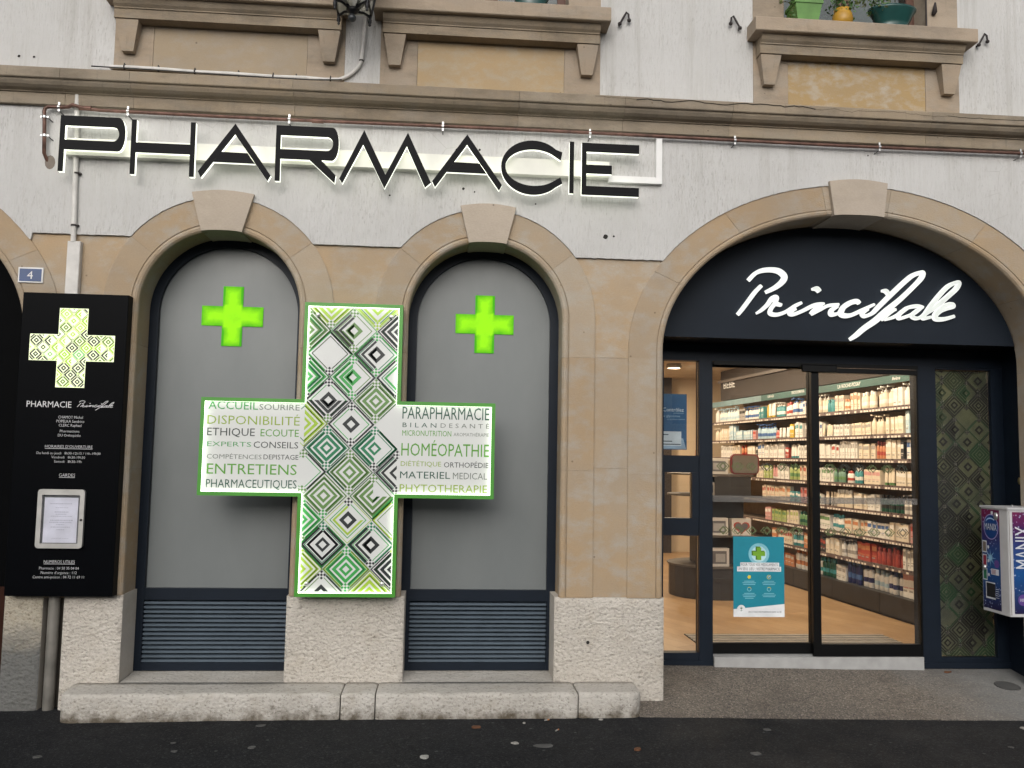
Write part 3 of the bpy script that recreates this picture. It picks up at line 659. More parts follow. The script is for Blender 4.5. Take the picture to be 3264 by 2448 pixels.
# door mat
mb = MB(); mb.box(2.15, 3.95, 1.1, 1.55, FZ, FZ + .006, 0)
for i in range(6): mb.box(2.155, 3.945, 1.115 + i * .074, 1.145 + i * .074, FZ + .006, FZ + .011, 1)
tag(mb.build('door_mat', [plain('mat_rubber', (.045, .042, .04), .8), plain('mat_bar', (.42, .37, .31), .5, .2)]), 'ribbed grey entrance mat on the shop floor behind the doors', 'door mat')
# =================================================================== products
PM = {}
def pmat(c):
    k = tuple(round(v, 3) for v in c)
    if k not in PM: PM[k] = plain('packaging_%d' % len(PM), c, .45, var=.06, scale=30)
    return PM[k]
COLS = {'white': (.72, .70, .66), 'cream': (.66, .58, .46), 'teal': (.05, .25, .27), 'blue': (.05, .12, .30), 'navy': (.012, .015, .09), 'red': (.36, .05, .035), 'orange': (.50, .20, .09), 'pink': (.55, .28, .27), 'yellow': (.50, .34, .03), 'green': (.12, .24, .10), 'pale blue': (.40, .54, .62), 'dark green': (.01, .08, .05), 'black': (.02, .02, .022), 'grey': (.32, .30, .28), 'lime': (.36, .42, .16), 'clear green': (.14, .26, .2)}
PROTO = {}
def proto(kind, col, acc, w, h, d):
    k = (kind, col, acc, round(w, 3), round(h, 3), round(d, 3))
    if k in PROTO: return PROTO[k]
    mb = MB(); r = w / 2
    if kind == 'box':
        mb.cbox(-r, r, 0, d, 0, h, .0012, 0)
        mb.add([(-r + .004, -.0006, h * .62), (r - .004, -.0006, h * .62), (r - .004, -.0006, h * .86), (-r + .004, -.0006, h * .86)], [(0, 1, 2, 3)], 1)
        mb.add([(-r + .006, -.0006, h * .2), (r * .3, -.0006, h * .2), (r * .3, -.0006, h * .27), (-r + .006, -.0006, h * .27)], [(0, 1, 2, 3)], 2)
        mb.add([(-r + .006, -.0006, h * .33), (r * .7, -.0006, h * .33), (r * .7, -.0006, h * .37), (-r + .006, -.0006, h * .37)], [(0, 1, 2, 3)], 1)
    elif kind == 'tube':
        mb.lathe([(r * .55, 0), (r * .6, h * .18)], (0, r, 0), 12, 1); 
        seg = 12; vs = []
        for zz, sy in ((h * .18, .62), (h * .55, .45), (h, .03)):
            for q in range(seg): t = 2 * math.pi * q / seg; vs.append((r * math.cos(t) * (.85 if zz < h * .3 else 1), r + r * sy * math.sin(t), zz))
        mb.add(vs, [(i * seg + q, i * seg + (q + 1) % seg, (i + 1) * seg + (q + 1) % seg, (i + 1) * seg + q) for i in range(2) for q in range(seg)], 0, True)
    else:
        cap = kind == 'pump'
        hb = h * (.74 if cap else .80); nk = r * (.34 if cap else .5)
        mb.lathe([(r * .9, 0), (r, h * .03), (r, hb * .86), (r * .8, hb * .94), (nk, hb)], (0, r, 0), 14, 0, sy=.8)
        mb.lathe([(r * 1.012, hb * .28), (r * 1.012, hb * .55)], (0, r, 0), 14, 1, sy=.8)
        if cap:
            mb.lathe([(nk * 1.3, hb), (nk * 1.3, hb + h * .07), (nk * .4, hb + h * .08), (nk * .4, h * .93)], (0, r, 0), 10, 2)
            mb.box(-.010, .010, -r * .35, r * 1.3, h * .93, h, 2)
        else: mb.lathe([(nk * 1.15, hb), (nk * 1.15, h * .98), (nk, h)], (0, r, 0), 12, 2)
    me = bpy.data.meshes.new(kind); me.from_pydata(mb.v, [], mb.f)
    me.materials.append(pmat(COLS[col])); me.materials.append(pmat(COLS[acc])); me.materials.append(pmat(COLS[acc] if kind != 'box' else COLS['grey']))
    for i, p in enumerate(me.polygons): p.material_index = mb.mi[i]; p.use_smooth = mb.sm[i]
    me.update(); PROTO[k] = me; return me
LEVN = ['on the base cabinet', 'on the lowest shelf', 'on the second shelf', 'on the third shelf', 'on the fourth shelf', 'on the fifth shelf', 'on the sixth shelf', 'on the top shelf']
KN = {'box': ('product_box', 'box', 'box'), 'bottle': ('product_bottle', 'bottle', 'bottle'), 'pump': ('pump_bottle', 'pump bottle', 'bottle'), 'tube': ('product_tube', 'tube', 'tube')}
def sec(u): return 'by the right door frame' if u < .55 else ('behind the right door leaf' if u < 1.75 else ('by the middle door post' if u < 2.7 else ('behind the left door leaf' if u < 4.1 else 'at the far end')))
prng = random.Random(21)
PLAN = {  # level: runs (kind, colour, accent, number, width, height) from the near end to the far end, repeated as needed
 7: [('pump', 'white', 'white', 3, .075, .20), ('box', 'white', 'pale blue', 2, .07, .18), ('pump', 'cream', 'white', 3, .085, .205), ('bottle', 'cream', 'white', 4, .065, .17), ('box', 'cream', 'orange', 3, .055, .165), ('bottle', 'cream', 'orange', 2, .05, .13), ('box', 'cream', 'grey', 3, .06, .17), ('bottle', 'teal', 'teal', 3, .05, .14), ('pump', 'cream', 'white', 3, .07, .20), ('bottle', 'blue', 'white', 2, .05, .13), ('box', 'white', 'blue', 3, .06, .17), ('pump', 'white', 'blue', 4, .075, .20), ('bottle', 'white', 'red', 2, .08, .17), ('pump', 'teal', 'white', 3, .075, .18), ('tube', 'white', 'yellow', 3, .06, .17), ('bottle', 'yellow', 'yellow', 1, .06, .17), ('box', 'teal', 'white', 3, .055, .16), ('pump', 'white', 'blue', 6, .07, .18), ('box', 'grey', 'black', 2, .10, .15), ('pump', 'white', 'pale blue', 9, .075, .19)],
 6: [('box', 'pale blue', 'white', 3, .06, .20), ('box', 'cream', 'white', 5, .055, .17), ('pump', 'cream', 'cream', 4, .065, .19), ('box', 'cream', 'grey', 7, .05, .13), ('box', 'white', 'grey', 8, .04, .12), ('tube', 'cream', 'white', 4, .05, .12), ('box', 'white', 'blue', 4, .05, .16), ('box', 'grey', 'white', 2, .08, .17), ('box', 'white', 'teal', 5, .04, .17), ('box', 'yellow', 'white', 2, .055, .16), ('tube', 'white', 'grey', 5, .05, .14), ('bottle', 'red', 'pink', 2, .06, .10), ('pump', 'pale blue', 'blue', 7, .07, .18), ('box', 'pink', 'red', 2, .06, .11), ('box', 'pale blue', 'white', 9, .055, .13)],
 5: [('box', 'white', 'blue', 3, .06, .19), ('box', 'black', 'white', 1, .05, .16), ('box', 'cream', 'white', 4, .06, .17), ('bottle', 'orange', 'red', 3, .05, .16), ('box', 'cream', 'grey', 4, .07, .13), ('box', 'white', 'grey', 9, .038, .14), ('box', 'white', 'red', 3, .05, .13), ('box', 'white', 'white', 6, .05, .15), ('box', 'red', 'white', 1, .04, .14), ('box', 'white', 'grey', 7, .04, .16), ('tube', 'white', 'teal', 5, .045, .15), ('box', 'red', 'white', 2, .05, .1), ('box', 'white', 'grey', 12, .045, .14)],
 4: [('box', 'cream', 'white', 6, .06, .15), ('tube', 'cream', 'green', 3, .06, .15), ('box', 'cream', 'pink', 4, .08, .12), ('bottle', 'teal', 'white', 3, .05, .15), ('bottle', 'white', 'red', 2, .07, .1), ('bottle', 'clear green', 'green', 4, .055, .15), ('box', 'white', 'green', 6, .045, .12), ('box', 'red', 'white', 3, .04, .12), ('box', 'cream', 'red', 6, .05, .13), ('bottle', 'lime', 'green', 4, .06, .17), ('box', 'white', 'grey', 5, .05, .13), ('tube', 'pink', 'white', 3, .05, .12), ('box', 'lime', 'white', 4, .05, .13), ('box', 'cream', 'grey', 8, .05, .12)],
 3: [('pump', 'white', 'grey', 4, .06, .16), ('bottle', 'dark green', 'black', 6, .06, .13), ('box', 'white', 'grey', 3, .07, .13), ('box', 'cream', 'white', 4, .06, .12), ('bottle', 'cream', 'white', 6, .05, .14), ('tube', 'cream', 'grey', 5, .05, .12), ('box', 'white', 'teal', 4, .05, .1), ('box', 'pink', 'red', 5, .05, .13), ('box', 'teal', 'white', 4, .06, .1), ('box', 'cream', 'orange', 8, .05, .14), ('box', 'cream', 'red', 6, .05, .14)],
 2: [('box', 'pink', 'red', 2, .07, .16), ('box', 'cream', 'white', 4, .08, .15), ('box', 'white', 'blue', 5, .07, .15), ('box', 'cream', 'orange', 6, .07, .15), ('bottle', 'white', 'teal', 4, .06, .17), ('box', 'white', 'green', 6, .06, .15), ('bottle', 'green', 'dark green', 5, .06, .15), ('box', 'cream', 'lime', 5, .06, .15), ('box', 'lime', 'green', 6, .06, .12), ('box', 'pink', 'white', 6, .08, .12)],
 1: [('box', 'white', 'grey', 5, .05, .17), ('bottle', 'red', 'red', 6, .07, .17), ('box', 'red', 'orange', 4, .09, .17), ('pump', 'white', 'grey', 4, .07, .17), ('box', 'cream', 'white', 4, .07, .16), ('box', 'black', 'red', 3, .06, .15), ('box', 'orange', 'cream', 5, .06, .15), ('bottle', 'teal', 'white', 4, .06, .15), ('box', 'cream', 'red', 6, .06, .15), ('box', 'orange', 'cream', 8, .06, .15)],
 0: [('box', 'white', 'pink', 3, .10, .26), ('bottle', 'white', 'navy', 3, .07, .21), ('bottle', 'white', 'pale blue', 3, .08, .19), ('bottle', 'white', 'navy', 2, .085, .21), ('bottle', 'navy', 'blue', 4, .06, .22), ('box', 'white', 'grey', 3, .07, .14), ('bottle', 'dark green', 'teal', 4, .07, .19), ('bottle', 'white', 'teal', 1, .07, .19), ('bottle', 'red', 'red', 2, .085, .22), ('bottle', 'white', 'orange', 5, .075, .20), ('box', 'orange', 'white', 4, .07, .14), ('pump', 'white', 'red', 5, .075, .22), ('box', 'orange', 'white', 4, .07, .13)]}
UEND = {7: 5.1, 6: 5.1, 5: 4.9, 4: 3.6, 3: 3.4, 2: 3.3, 1: 3.1, 0: 2.9}
rotz = TH - math.pi / 2 + math.pi
for lv, runs in PLAN.items():
    z = FZ + .226 if lv == 0 else SHZ[lv - 1] - .003; u = .02; ri = 0
    while u < UEND[lv]:
        kind, col, acc, n_, w_, h_ = runs[ri % len(runs)]; ri += 1
        nm, kn, cat = KN[kind]; s_ = prng.choice((.94, .98, 1.02, 1.05)); dpth = prng.choice((.05, .07, .09)) if kind == 'box' else 0
        for q in range(n_):
            if u + w_ > UEND[lv] + .1: break
            me = proto(kind, col, acc, w_, h_ * s_ * (1.12 if kind != 'box' else 1.08), dpth)
            o = bpy.data.objects.new(nm, me); COL.objects.link(o)
            o.location = wp(u + w_ / 2, .05 + prng.uniform(0, .03), z); o.scale = (1, 1, prng.uniform(.95, 1.06) * (1.22 if 2 <= lv <= 5 and h_ < .145 else 1)); o.rotation_euler = (0, 0, TH + R_(-90) + R_(prng.uniform(-4, 4)))
            ac = '' if acc == col else (' with ' + acc + (' band' if kind == 'box' else ' cap'))
            lb = '%s %s%s %s %s' % (col, kn, ac, LEVN[lv], sec(u)); tag(o, lb, cat, '%s %ses %s %s' % (col + ac.replace(' with', ' and'), cat, LEVN[lv], sec(u)) if cat == 'box' else '%s %ss %s %s' % (col + ac.replace(' with', ' and'), kn, LEVN[lv], sec(u)))
            u += w_ + prng.uniform(.002, .008)
        u += prng.uniform(.004, .03)
# =================================================================== display island
IS = thing('display_island', 'dark rounded display counter with gift boxes in the middle of the shop', 'display counter', (2.95, 3.7, FZ))
def stad(x0, x1, y0, y1, z0, z1, mb, mi=0, n=10):
    r = (y1 - y0) / 2; cy = (y0 + y1) / 2
    pts = [(x0 + r - r * math.sin(math.pi * i / n), cy - r * math.cos(math.pi * i / n)) for i in range(n + 1)] + [(x1, y1), (x1, y0)]
    k = len(pts); v = [(x, y, z0) for x, y in pts] + [(x, y, z1) for x, y in pts]
    mb.add(v, [tuple(range(k - 1, -1, -1)), tuple(range(k, 2 * k))] + [(i, (i + 1) % k, (i + 1) % k + k, i + k) for i in range(k)], mi)
GREYD = plain('charcoal_laminate', (.032, .028, .026), .5); LIGHTL = plain('island_edge', (.085, .072, .06), .5)
mb = MB(); stad(2.62, 3.42, 3.36, 4.26, FZ, .50, mb); mb.build('counter_base', GREYD, IS)
mb = MB()
for z in (.505, .845, 1.285, 1.52): stad(2.60, 3.44, 3.34, 4.28, z, z + .018, mb)
mb.build('counter_shelf', LIGHTL, IS)
mb = MB().box(2.9, 3.42, 3.62, 3.98, .524, 1.5); mb.build('counter_core', GREYD, IS)
mb = MB().box(3.0, 3.41, 3.345, 3.355, 1.304, 1.515).box(3.0, 3.41, 3.345, 3.355, .36, .40); mb.build('counter_trim', GREYD, IS)
# gift boxes with a picture window
gx = plain('photo_print', (.12, .11, .11), .4); GRY2 = pmat(COLS['grey'])
def gift(x, z, w_, h_, lab, heart=False):
    g = thing('gift_box', lab, 'gift box', (x + w_ / 2, 3.42, z), 'gift boxes on the display counter')
    MB().cbox(x, x + w_, 3.40, 3.50, z, z + h_, .003).build('carton', pmat((.55, .50, .45)), g)
    if heart:
        pts = []
        for i in range(24):
            t = 2 * math.pi * i / 24; pts.append((x + w_ / 2 + .0265 * w_ * 16 * math.sin(t) ** 3, z + h_ * .5 + .026 * h_ * (13 * math.cos(t) - 5 * math.cos(2 * t) - 2 * math.cos(3 * t) - math.cos(4 * t))))
        q = [(x + w_ / 2 + (a - x - w_ / 2) * .8, z + h_ / 2 + (b - z - h_ / 2) * .8) for a, b in pts]
        m_ = MB(); m_.add([(a, 3.3985, b) for a, b in pts], [tuple(range(24))], 0); m_.add([(a, 3.397, b) for a, b in q], [tuple(range(24))], 1); m_.build('heart_print', [pmat(COLS['red']), gx], g)
    else:
        m_ = MB(); m_.add([(a, 3.3985, b) for a, b in ((x + .02, z + .03), (x + w_ - .03, z + .03), (x + w_ - .03, z + h_ - .03), (x + .02, z + h_ - .03))], [(0, 1, 2, 3)], 0); m_.add([(a, 3.397, b) for a, b in ((x + w_ * .45, z + .05), (x + w_ - .045, z + .05), (x + w_ - .045, z + h_ * .7), (x + w_ * .45, z + h_ * .7))], [(0, 1, 2, 3)], 1); m_.build('picture_print', [gx, GRY2], g)
gift(2.86, 1.538, .31, .175, 'white picture box on the top of the dark display counter'); gift(2.86, 1.303, .17, .14, 'white slim picture box on the upper shelf of the display counter'); gift(3.05, 1.303, .14, .115, 'small white picture box beside a slim one on the upper counter shelf')
gift(2.86, .863, .31, .19, 'white picture box left of the red heart box on the display counter'); gift(3.21, .863, .22, .185, 'white box with a red heart print on the display counter', True); gift(2.9, .523, .28, .2, 'white picture box on the lowest shelf of the display counter')
mb = MB()
def rrect(x0, x1, z0, z1, r, n=6):
    P = []
    for cx, cz, a in ((x1 - r, z1 - r, 0), (x0 + r, z1 - r, 90), (x0 + r, z0 + r, 180), (x1 - r, z0 + r, 270)):
        for i in range(n + 1): t = R_(a + 90 * i / n); P.append((cx + r * math.cos(t), cz + r * math.sin(t)))
    return P
mi_ = thing('red_tray', 'red rimmed rounded tray standing on the display counter', 'tray', (3.38, 3.5, 1.538))
mb = MB().prism(rrect(3.22, 3.54, 1.539, 1.765, .05), 3.45, 3.49); mb.build('tray_rim', pmat((.16, .015, .018)), mi_)
MB().prism(rrect(3.235, 3.525, 1.552, 1.75, .04), 3.444, 3.449).build('tray_face', pmat((.13, .11, .09)), mi_)
sg = MB().box(2.86, 2.96, 3.6, 3.61, 1.715, 1.80); tag(sg.build('price_card', pmat((.5, .05, .01))), 'orange price card standing behind the boxes on the display counter', 'card')
# =================================================================== posters on the glass
def on(y): return lambda a, b: (a, y, b)
def flat(mb, pts, y, mi=0): mb.add([(a, y, b) for a, b in pts], [tuple(range(len(pts)))], mi)
def disc(cx, cz, r, n=18, sx=1): return [(cx + r * sx * math.cos(2 * math.pi * i / n), cz + r * math.sin(2 * math.pi * i / n)) for i in range(n)]
po = thing('door_poster', 'turquoise pharmacy poster with a green cross taped to the left sliding door', 'poster', (2.52, .708, .465))
yp = .7105; mb = MB().box(2.312, 2.726, yp, yp + .002, .464, 1.091); mb.build('poster_sheet', plain('turquoise_poster', (.008, .22, .30), .45, var=.05), po)
mb = MB(); y1 = yp - .0008
flat(mb, [(2.3122, .4642), (2.7258, .4642), (2.7258, .566), (2.3122, .524)], y1, 0); flat(mb, disc(2.375, .524, .034), y1 - .0004, 0)
flat(mb, disc(2.52, .955, .085, 24), y1, 4); flat(mb, disc(2.52, .955, .062, 24), y1 - .0003, 5)
for r in ((2.368, 2.684, .855, .888), (2.342, 2.70, .818, .856)): flat(mb, [(r[0], r[2]), (r[1], r[2]), (r[1], r[3]), (r[0], r[3])], y1 - .0006, 0)
def plus(cx, cz, a, b): return [(cx - a, cz + b), (cx + a, cz + b), (cx + a, cz + a), (cx + b, cz + a), (cx + b, cz - a), (cx + a, cz - a), (cx + a, cz - b), (cx - a, cz - b), (cx - a, cz - a), (cx - b, cz - a), (cx - b, cz + a), (cx - a, cz + a)]
for cp, mi, yy in ((plus(2.512, .962, .019, .052), 2, .0010), (plus(2.521, .957, .017, .049), 1, .0014)): flat(mb, cp, y1 - yy, mi)
put_text(mb, 'POUR TOUS VOS MÉDICAMENTS,', 2.374, 2.678, .862, .020, on(y1 - .0012), 3); put_text(mb, 'UN SEUL LIEU : VOTRE PHARMACIE.', 2.349, 2.694, .827, .022, on(y1 - .0012), 3)
put_text(mb, 'ON A TOUS UNE PHARMACIE DANS SA VIE', 2.432, 2.70, .497, .013, on(y1 - .001), 3)
flat(mb, [(2.44 + .017 * math.cos(2 * math.pi * i / 10) * (1 if i % 2 else .72), .775 + .017 * math.sin(2 * math.pi * i / 10) * (1 if i % 2 else .72)) for i in range(10)], y1 - .001, 6)
for cx, cz in ((2.60, .775), (2.44, .68), (2.60, .68)):
    for i in range(16):
        t, t2 = 2 * math.pi * i / 16, 2 * math.pi * (i + 1) / 16
        flat(mb, [(cx + .017 * math.cos(t), cz + .017 * math.sin(t)), (cx + .017 * math.cos(t2), cz + .017 * math.sin(t2)), (cx + .013 * math.cos(t2), cz + .013 * math.sin(t2)), (cx + .013 * math.cos(t), cz + .013 * math.sin(t))], y1 - .001, 6 if i < 6 or cz > .7 else 4)
flat(mb, [(2.592, .778), (2.599, .770), (2.613, .787), (2.610, .79), (2.599, .776), (2.595, .781)], y1 - .001, 0)
for cx, cz, n_ in ((2.44, .74, 3), (2.60, .74, 3), (2.44, .645, 4), (2.60, .645, 3)):
    for i in range(n_): hw = (.042, .055, .048, .035)[i] ; flat(mb, [(cx - hw, cz - i * .0125), (cx + hw, cz - i * .0125), (cx + hw, cz - i * .0125 + .0045), (cx - hw, cz - i * .0125 + .0045)], y1 - .001, 4)
for pl in ([(2.3735, .507), (2.3765, .507), (2.3765, .543), (2.3735, .543)], [(2.362, .535), (2.388, .535), (2.38, .527), (2.37, .527)], [(2.364, .512), (2.386, .512), (2.386, .514), (2.364, .514)]): flat(mb, pl, y1 - .001, 7)
mb.build('poster_print', [plain('paper_white', (.72, .74, .76), .6), plain('lime_print', (.16, .36, .02), .5), plain('leaf_print', (.06, .16, .01), .5), plain('ink_grey', (.05, .07, .09), .6), plain('pale_aqua_print', (.20, .50, .60), .5), plain('light_aqua_print', (.45, .68, .74), .5), plain('yellow_print', (.60, .50, .04), .5), plain('emblem_green', (.05, .14, .07), .5)], po)
pl_ = thing('window_poster', 'blue health poster with a white form standing in the narrow side window', 'poster', (1.8, .762, 1.77))
MB().box(1.58, 1.950, .762, .764, 1.77, 2.217).build('poster_sheet', plain('blue_poster', (.012, .085, .20), .45), pl_)
mb = MB(); yq = .7612
put_text(mb, 'Contrôlez', 1.755, 1.925, 2.075, .030, on(yq), 0); put_text(mb, 'votre glycémie', 1.70, 1.895, 2.03, .018, on(yq), 1); put_text(mb, 'en quelques minutes', 1.79, 1.935, 2.008, .011, on(yq), 1); put_text(mb, 'gratuitement', 1.84, 1.925, 2.058, .011, on(yq), 1)
flat(mb, [(1.585, 1.775), (1.945, 1.775), (1.92, 1.86), (1.585, 1.90)], yq, 2); flat(mb, [(1.60, 1.80), (1.905, 1.80), (1.905, 1.915), (1.60, 1.915)], yq - .0004, 0)
for a, b, z in ((1.62, 1.80, 1.885), (1.62, 1.83, 1.832), (1.75, 1.90, 1.808)): flat(mb, [(a, z), (b, z), (b, z + .008), (a, z + .008)], yq - .0008, 3)
mb.build('poster_print', [plain('poster_white', (.62, .68, .72), .6), plain('poster_pale', (.32, .44, .52), .6), plain('poster_light_blue', (.30, .42, .55), .6), plain('ink_grey', (.05, .07, .09), .6)], pl_)

# =================================================================== SIGNS
# --- backlit letters PHARMACIE
PS = thing('pharmacy_letter_sign', 'large black backlit letters PHARMACIE on a white rail below the cornice', 'sign', (-.65, -.02, 3.74))
HALO = mk_emit('lit_acrylic', (.96, 1.0, .86), 1.25, (.9, .9, .85))
RAIL = plain('cream_rail', (.66, .66, .60), .45, var=.04)
MB().box(-2.63, 1.14, -.084, -.0205, 3.695, 3.812).build('mounting_rail', RAIL, PS)
mb = MB().box(1.141, 1.489, -.058, -.0205, 3.675, 3.722).box(1.49, 1.533, -.058, -.0205, 3.675, 4.02); mb.build('cable_trunking', WHITEP, PS)
def quad(a, b, c, d): return [a, b, c, d]
def arcpts(cx, cz, rx, rz, a0, a1, n=10): return [(cx + rx * math.cos(R_(a0 + (a1 - a0) * i / n)), cz + rz * math.sin(R_(a0 + (a1 - a0) * i / n))) for i in range(n + 1)]
def strip(outer, inner):
    return [[outer[i], outer[i + 1], inner[i + 1], inner[i]] for i in range(len(outer) - 1)]
def bowl(xl, dx):   # P and R top: flat bars with a curved right end
    t, b, it, ib = 3.948, 3.713, 3.880, 3.780
    out = arcpts(xl + .385, 3.8305, .045, .1175, 90, -90, 12); out = [(xl + .36, t)] + out[0:] + [(xl + .36, b)]
    inn = arcpts(xl + .350, 3.83, .04, .05, 90, -90, 12); inn = [(xl + .345, it)] + inn + [(xl + .345, ib)]
    return [[(xl, t), (xl + .36, t), (xl + .345, it), (xl, it)], [(xl, ib), (xl + .345, ib), (xl + .36, b), (xl, b)]] + strip(out, inn)
LET = {}
LET['P'] = bowl(-2.643, 0) + [[(-2.643, 3.88), (-2.611, 3.88), (-2.611, 3.78), (-2.643, 3.78)], [(-2.643, 3.713), (-2.611, 3.713), (-2.611, 3.56), (-2.643, 3.56)]]
LET['H'] = [[(-2.174, 3.942), (-2.142, 3.942), (-2.139, 3.56), (-2.171, 3.56)], [(-2.140, 3.782), (-1.778, 3.782), (-1.778, 3.714), (-2.140, 3.714)], [(-1.780, 3.940), (-1.748, 3.940), (-1.745, 3.558), (-1.777, 3.558)]]
def letA(c): return [[(c, 3.945), (c, 3.870), (c - .218, 3.556), (c - .238, 3.598)], [(c, 3.945), (c + .251, 3.590), (c + .231, 3.550), (c, 3.870)], [(c - .088, 3.742), (c + .090, 3.740), (c + .141, 3.668), (c - .138, 3.670)]]
LET['A'] = letA(-1.481)
LET['R'] = bowl(-1.203, 0) + [[(-1.203, 3.88), (-1.171, 3.88), (-1.171, 3.78), (-1.203, 3.78)], [(-1.203, 3.713), (-1.169, 3.713), (-1.167, 3.555), (-1.201, 3.555)], [(-.971, 3.7125), (-.889, 3.7125), (-.788, 3.610), (-.794, 3.554)]]
LET['M'] = [[(-.601, 3.942), (-.606, 3.838), (-.742, 3.555), (-.763, 3.588)], [(-.601, 3.942), (-.446, 3.629), (-.451, 3.532), (-.606, 3.838)], [(-.298, 3.938), (-.304, 3.840), (-.451, 3.532), (-.446, 3.629)], [(-.298, 3.938), (-.130, 3.587), (-.170, 3.550), (-.304, 3.840)]]
LET['A2'] = letA(.117)
co = arcpts(.585, 3.727, .226, .196, 36, 324, 36); ci_ = arcpts(.590, 3.727, .200, .132, 33, 327, 36); co[0] = (.793, 3.846); co[-1] = (.795, 3.62); ci_[0] = (.782, 3.787); ci_[-1] = (.781, 3.664)
LET['C'] = strip(co, ci_)
LET['I'] = [[(.845, 3.928), (.876, 3.928), (.876, 3.553), (.845, 3.553)]]
LET['E'] = [[(.933, 3.924), (.966, 3.924), (.966, 3.547), (.933, 3.547)], [(.966, 3.924), (1.346, 3.924), (1.346, 3.861), (.966, 3.861)], [(.966, 3.766), (1.149, 3.766), (1.149, 3.703), (.966, 3.703)], [(.966, 3.611), (1.345, 3.611), (1.345, 3.547), (.966, 3.547)]]
def outline_walls(mb, polys, y0, y1, mi):
    """side walls only where an edge is not shared by two pieces of the letter"""
    rk = lambda p: (round(p[0], 4), round(p[1], 4)); cnt = {}
    for pl in polys:
        for i in range(len(pl)):
            a, b = pl[i], pl[(i + 1) % len(pl)]
            if (abs(a[0] - b[0]) + abs(a[1] - b[1])) < 1e-5: continue
            cnt.setdefault(frozenset((rk(a), rk(b))), []).append((a, b))
    for v in cnt.values():
        if len(v) == 1:
            a, b = v[0]; mb.add([(a[0], y0, a[1]), (b[0], y0, b[1]), (b[0], y1, b[1]), (a[0], y1, a[1])], [(0, 1, 2, 3)], mi)
for ltr, polys in LET.items():
    mb = MB()
    for pl in polys: mb.add([(a, -.1405, b) for a, b in pl], [tuple(range(len(pl)))], 0)
    outline_walls(mb, polys, -.1405, -.1330, 0)
    lo = mb.build('letter', BLKL, PS)
    mb = MB()
    for pl in polys: mb.add([(a, -.104, b) for a, b in pl], [tuple(range(len(pl)))], 0)
    outline_walls(mb, polys, -.1328, -.104, 0); mb.build('lit_edge', HALO, lo)
# --- white script sign over the door
SC = thing('script_sign', 'white illuminated handwriting sign Principale on the dark panel above the entrance', 'sign', (3.05, .33, 2.9))
STR = [
[(2.304,3.07,.0203),(2.353,3.122,.0203),(2.408,3.149,.022),(2.481,3.158,.0237),(2.545,3.148,.027),(2.586,3.111,.0287),(2.572,3.07,.0287),(2.517,3.023,.0253),(2.439,2.982,.0186)],
[(2.402,3.03,.0186),(2.352,2.977,.0203),(2.297,2.903,.0203),(2.256,2.848,.0203),(2.219,2.802,.0186)],
[(2.365,2.816,.0118),(2.401,2.839,.0169),(2.452,2.886,.0203),(2.489,2.937,.022),(2.521,2.942,.0237),(2.516,2.901,.022),(2.561,2.885,.0152)],
[(2.516,2.901,.0203),(2.479,2.855,.0186),(2.474,2.819,.02),(2.524,2.81,.0186),(2.598,2.836,.0186),(2.671,2.884,.0186),(2.718,2.908,.0152)],
[(2.671,2.861,.0169),(2.625,2.828,.0186),(2.652,2.816,.0186),(2.726,2.845,.0186),(2.809,2.888,.0203),(2.865,2.903,.0169),(2.897,2.906,.0118)],
[(2.874,2.899,.0203),(2.818,2.852,.0203),(2.795,2.824,.0186)],
[(2.799,2.82,.0135),(2.864,2.858,.0169),(2.929,2.892,.0169),(3.013,2.904,.0135)],
[(3.003,2.89,.0169),(2.957,2.857,.022),(2.956,2.825,.022),(3.012,2.836,.0152),(3.05,2.882,.0237),(3.106,2.92,.0253),(3.157,2.933,.0237),(3.18,2.918,.0169)],
[(3.05,2.882,.0237),(3.03,2.836,.0253),(3.058,2.819,.0237),(3.114,2.825,.0203),(3.207,2.869,.0186),(3.296,2.913,.0135)],
[(3.244,2.875,.0169),(3.202,2.842,.0203),(3.22,2.819,.0186),(3.281,2.844,.0186),(3.328,2.891,.022),(3.424,2.985,.0237),(3.529,3.084,.0237),(3.605,3.147,.0237),(3.662,3.171,.022),(3.695,3.173,.022),(3.68,3.131,.0237),(3.613,3.06,.022),(3.507,2.96,.0237),(3.393,2.866,.0287),(3.308,2.79,.0304),(3.214,2.724,.027),(3.148,2.668,.0237),(3.1,2.635,.0169)],
[(3.359,2.792,.0118),(3.402,2.839,.0203),(3.449,2.872,.0169),(3.468,2.877,.0135)],
[(3.383,2.797,.0135),(3.448,2.817,.0169),(3.505,2.851,.0169),(3.562,2.894,.0186),(3.638,2.91,.0186),(3.689,2.902,.0135)],
[(3.562,2.894,.0186),(3.496,2.842,.0203),(3.495,2.81,.0169),(3.551,2.825,.0169),(3.618,2.854,.0169),(3.675,2.897,.0135)],
[(3.646,2.883,.0152),(3.598,2.836,.0186),(3.635,2.814,.0169),(3.692,2.839,.0186),(3.75,2.913,.022),(3.828,3.007,.022),(3.896,3.074,.022),(3.954,3.103,.0203),(3.984,3.103,.022),(3.962,3.058,.0237),(3.894,2.996,.0237),(3.798,2.915,.0253),(3.702,2.848,.0203),(3.692,2.816,.0186),(3.748,2.827,.0152)],
[(3.786,2.841,.0203),(3.825,2.879,.0253),(3.882,2.895,.0152),(3.93,2.914,.0203),(3.926,2.933,.0186),(3.883,2.927,.0237),(3.825,2.888,.027),(3.786,2.841,.0253),(3.795,2.814,.022),(3.861,2.816,.0203),(3.937,2.839,.0169)],
[(2.802,3.017,.0118),(2.839,3.02,.0237),(2.861,2.998,.0203)],
[(3.359,3.022,.0118),(3.391,3.02,.0203),(3.41,2.994,.0169),(3.405,2.971,.0084)]]
SGL = mk_glow('lit_white_acrylic', (.50, .51, .50), (1, 1, .97), 1.12)
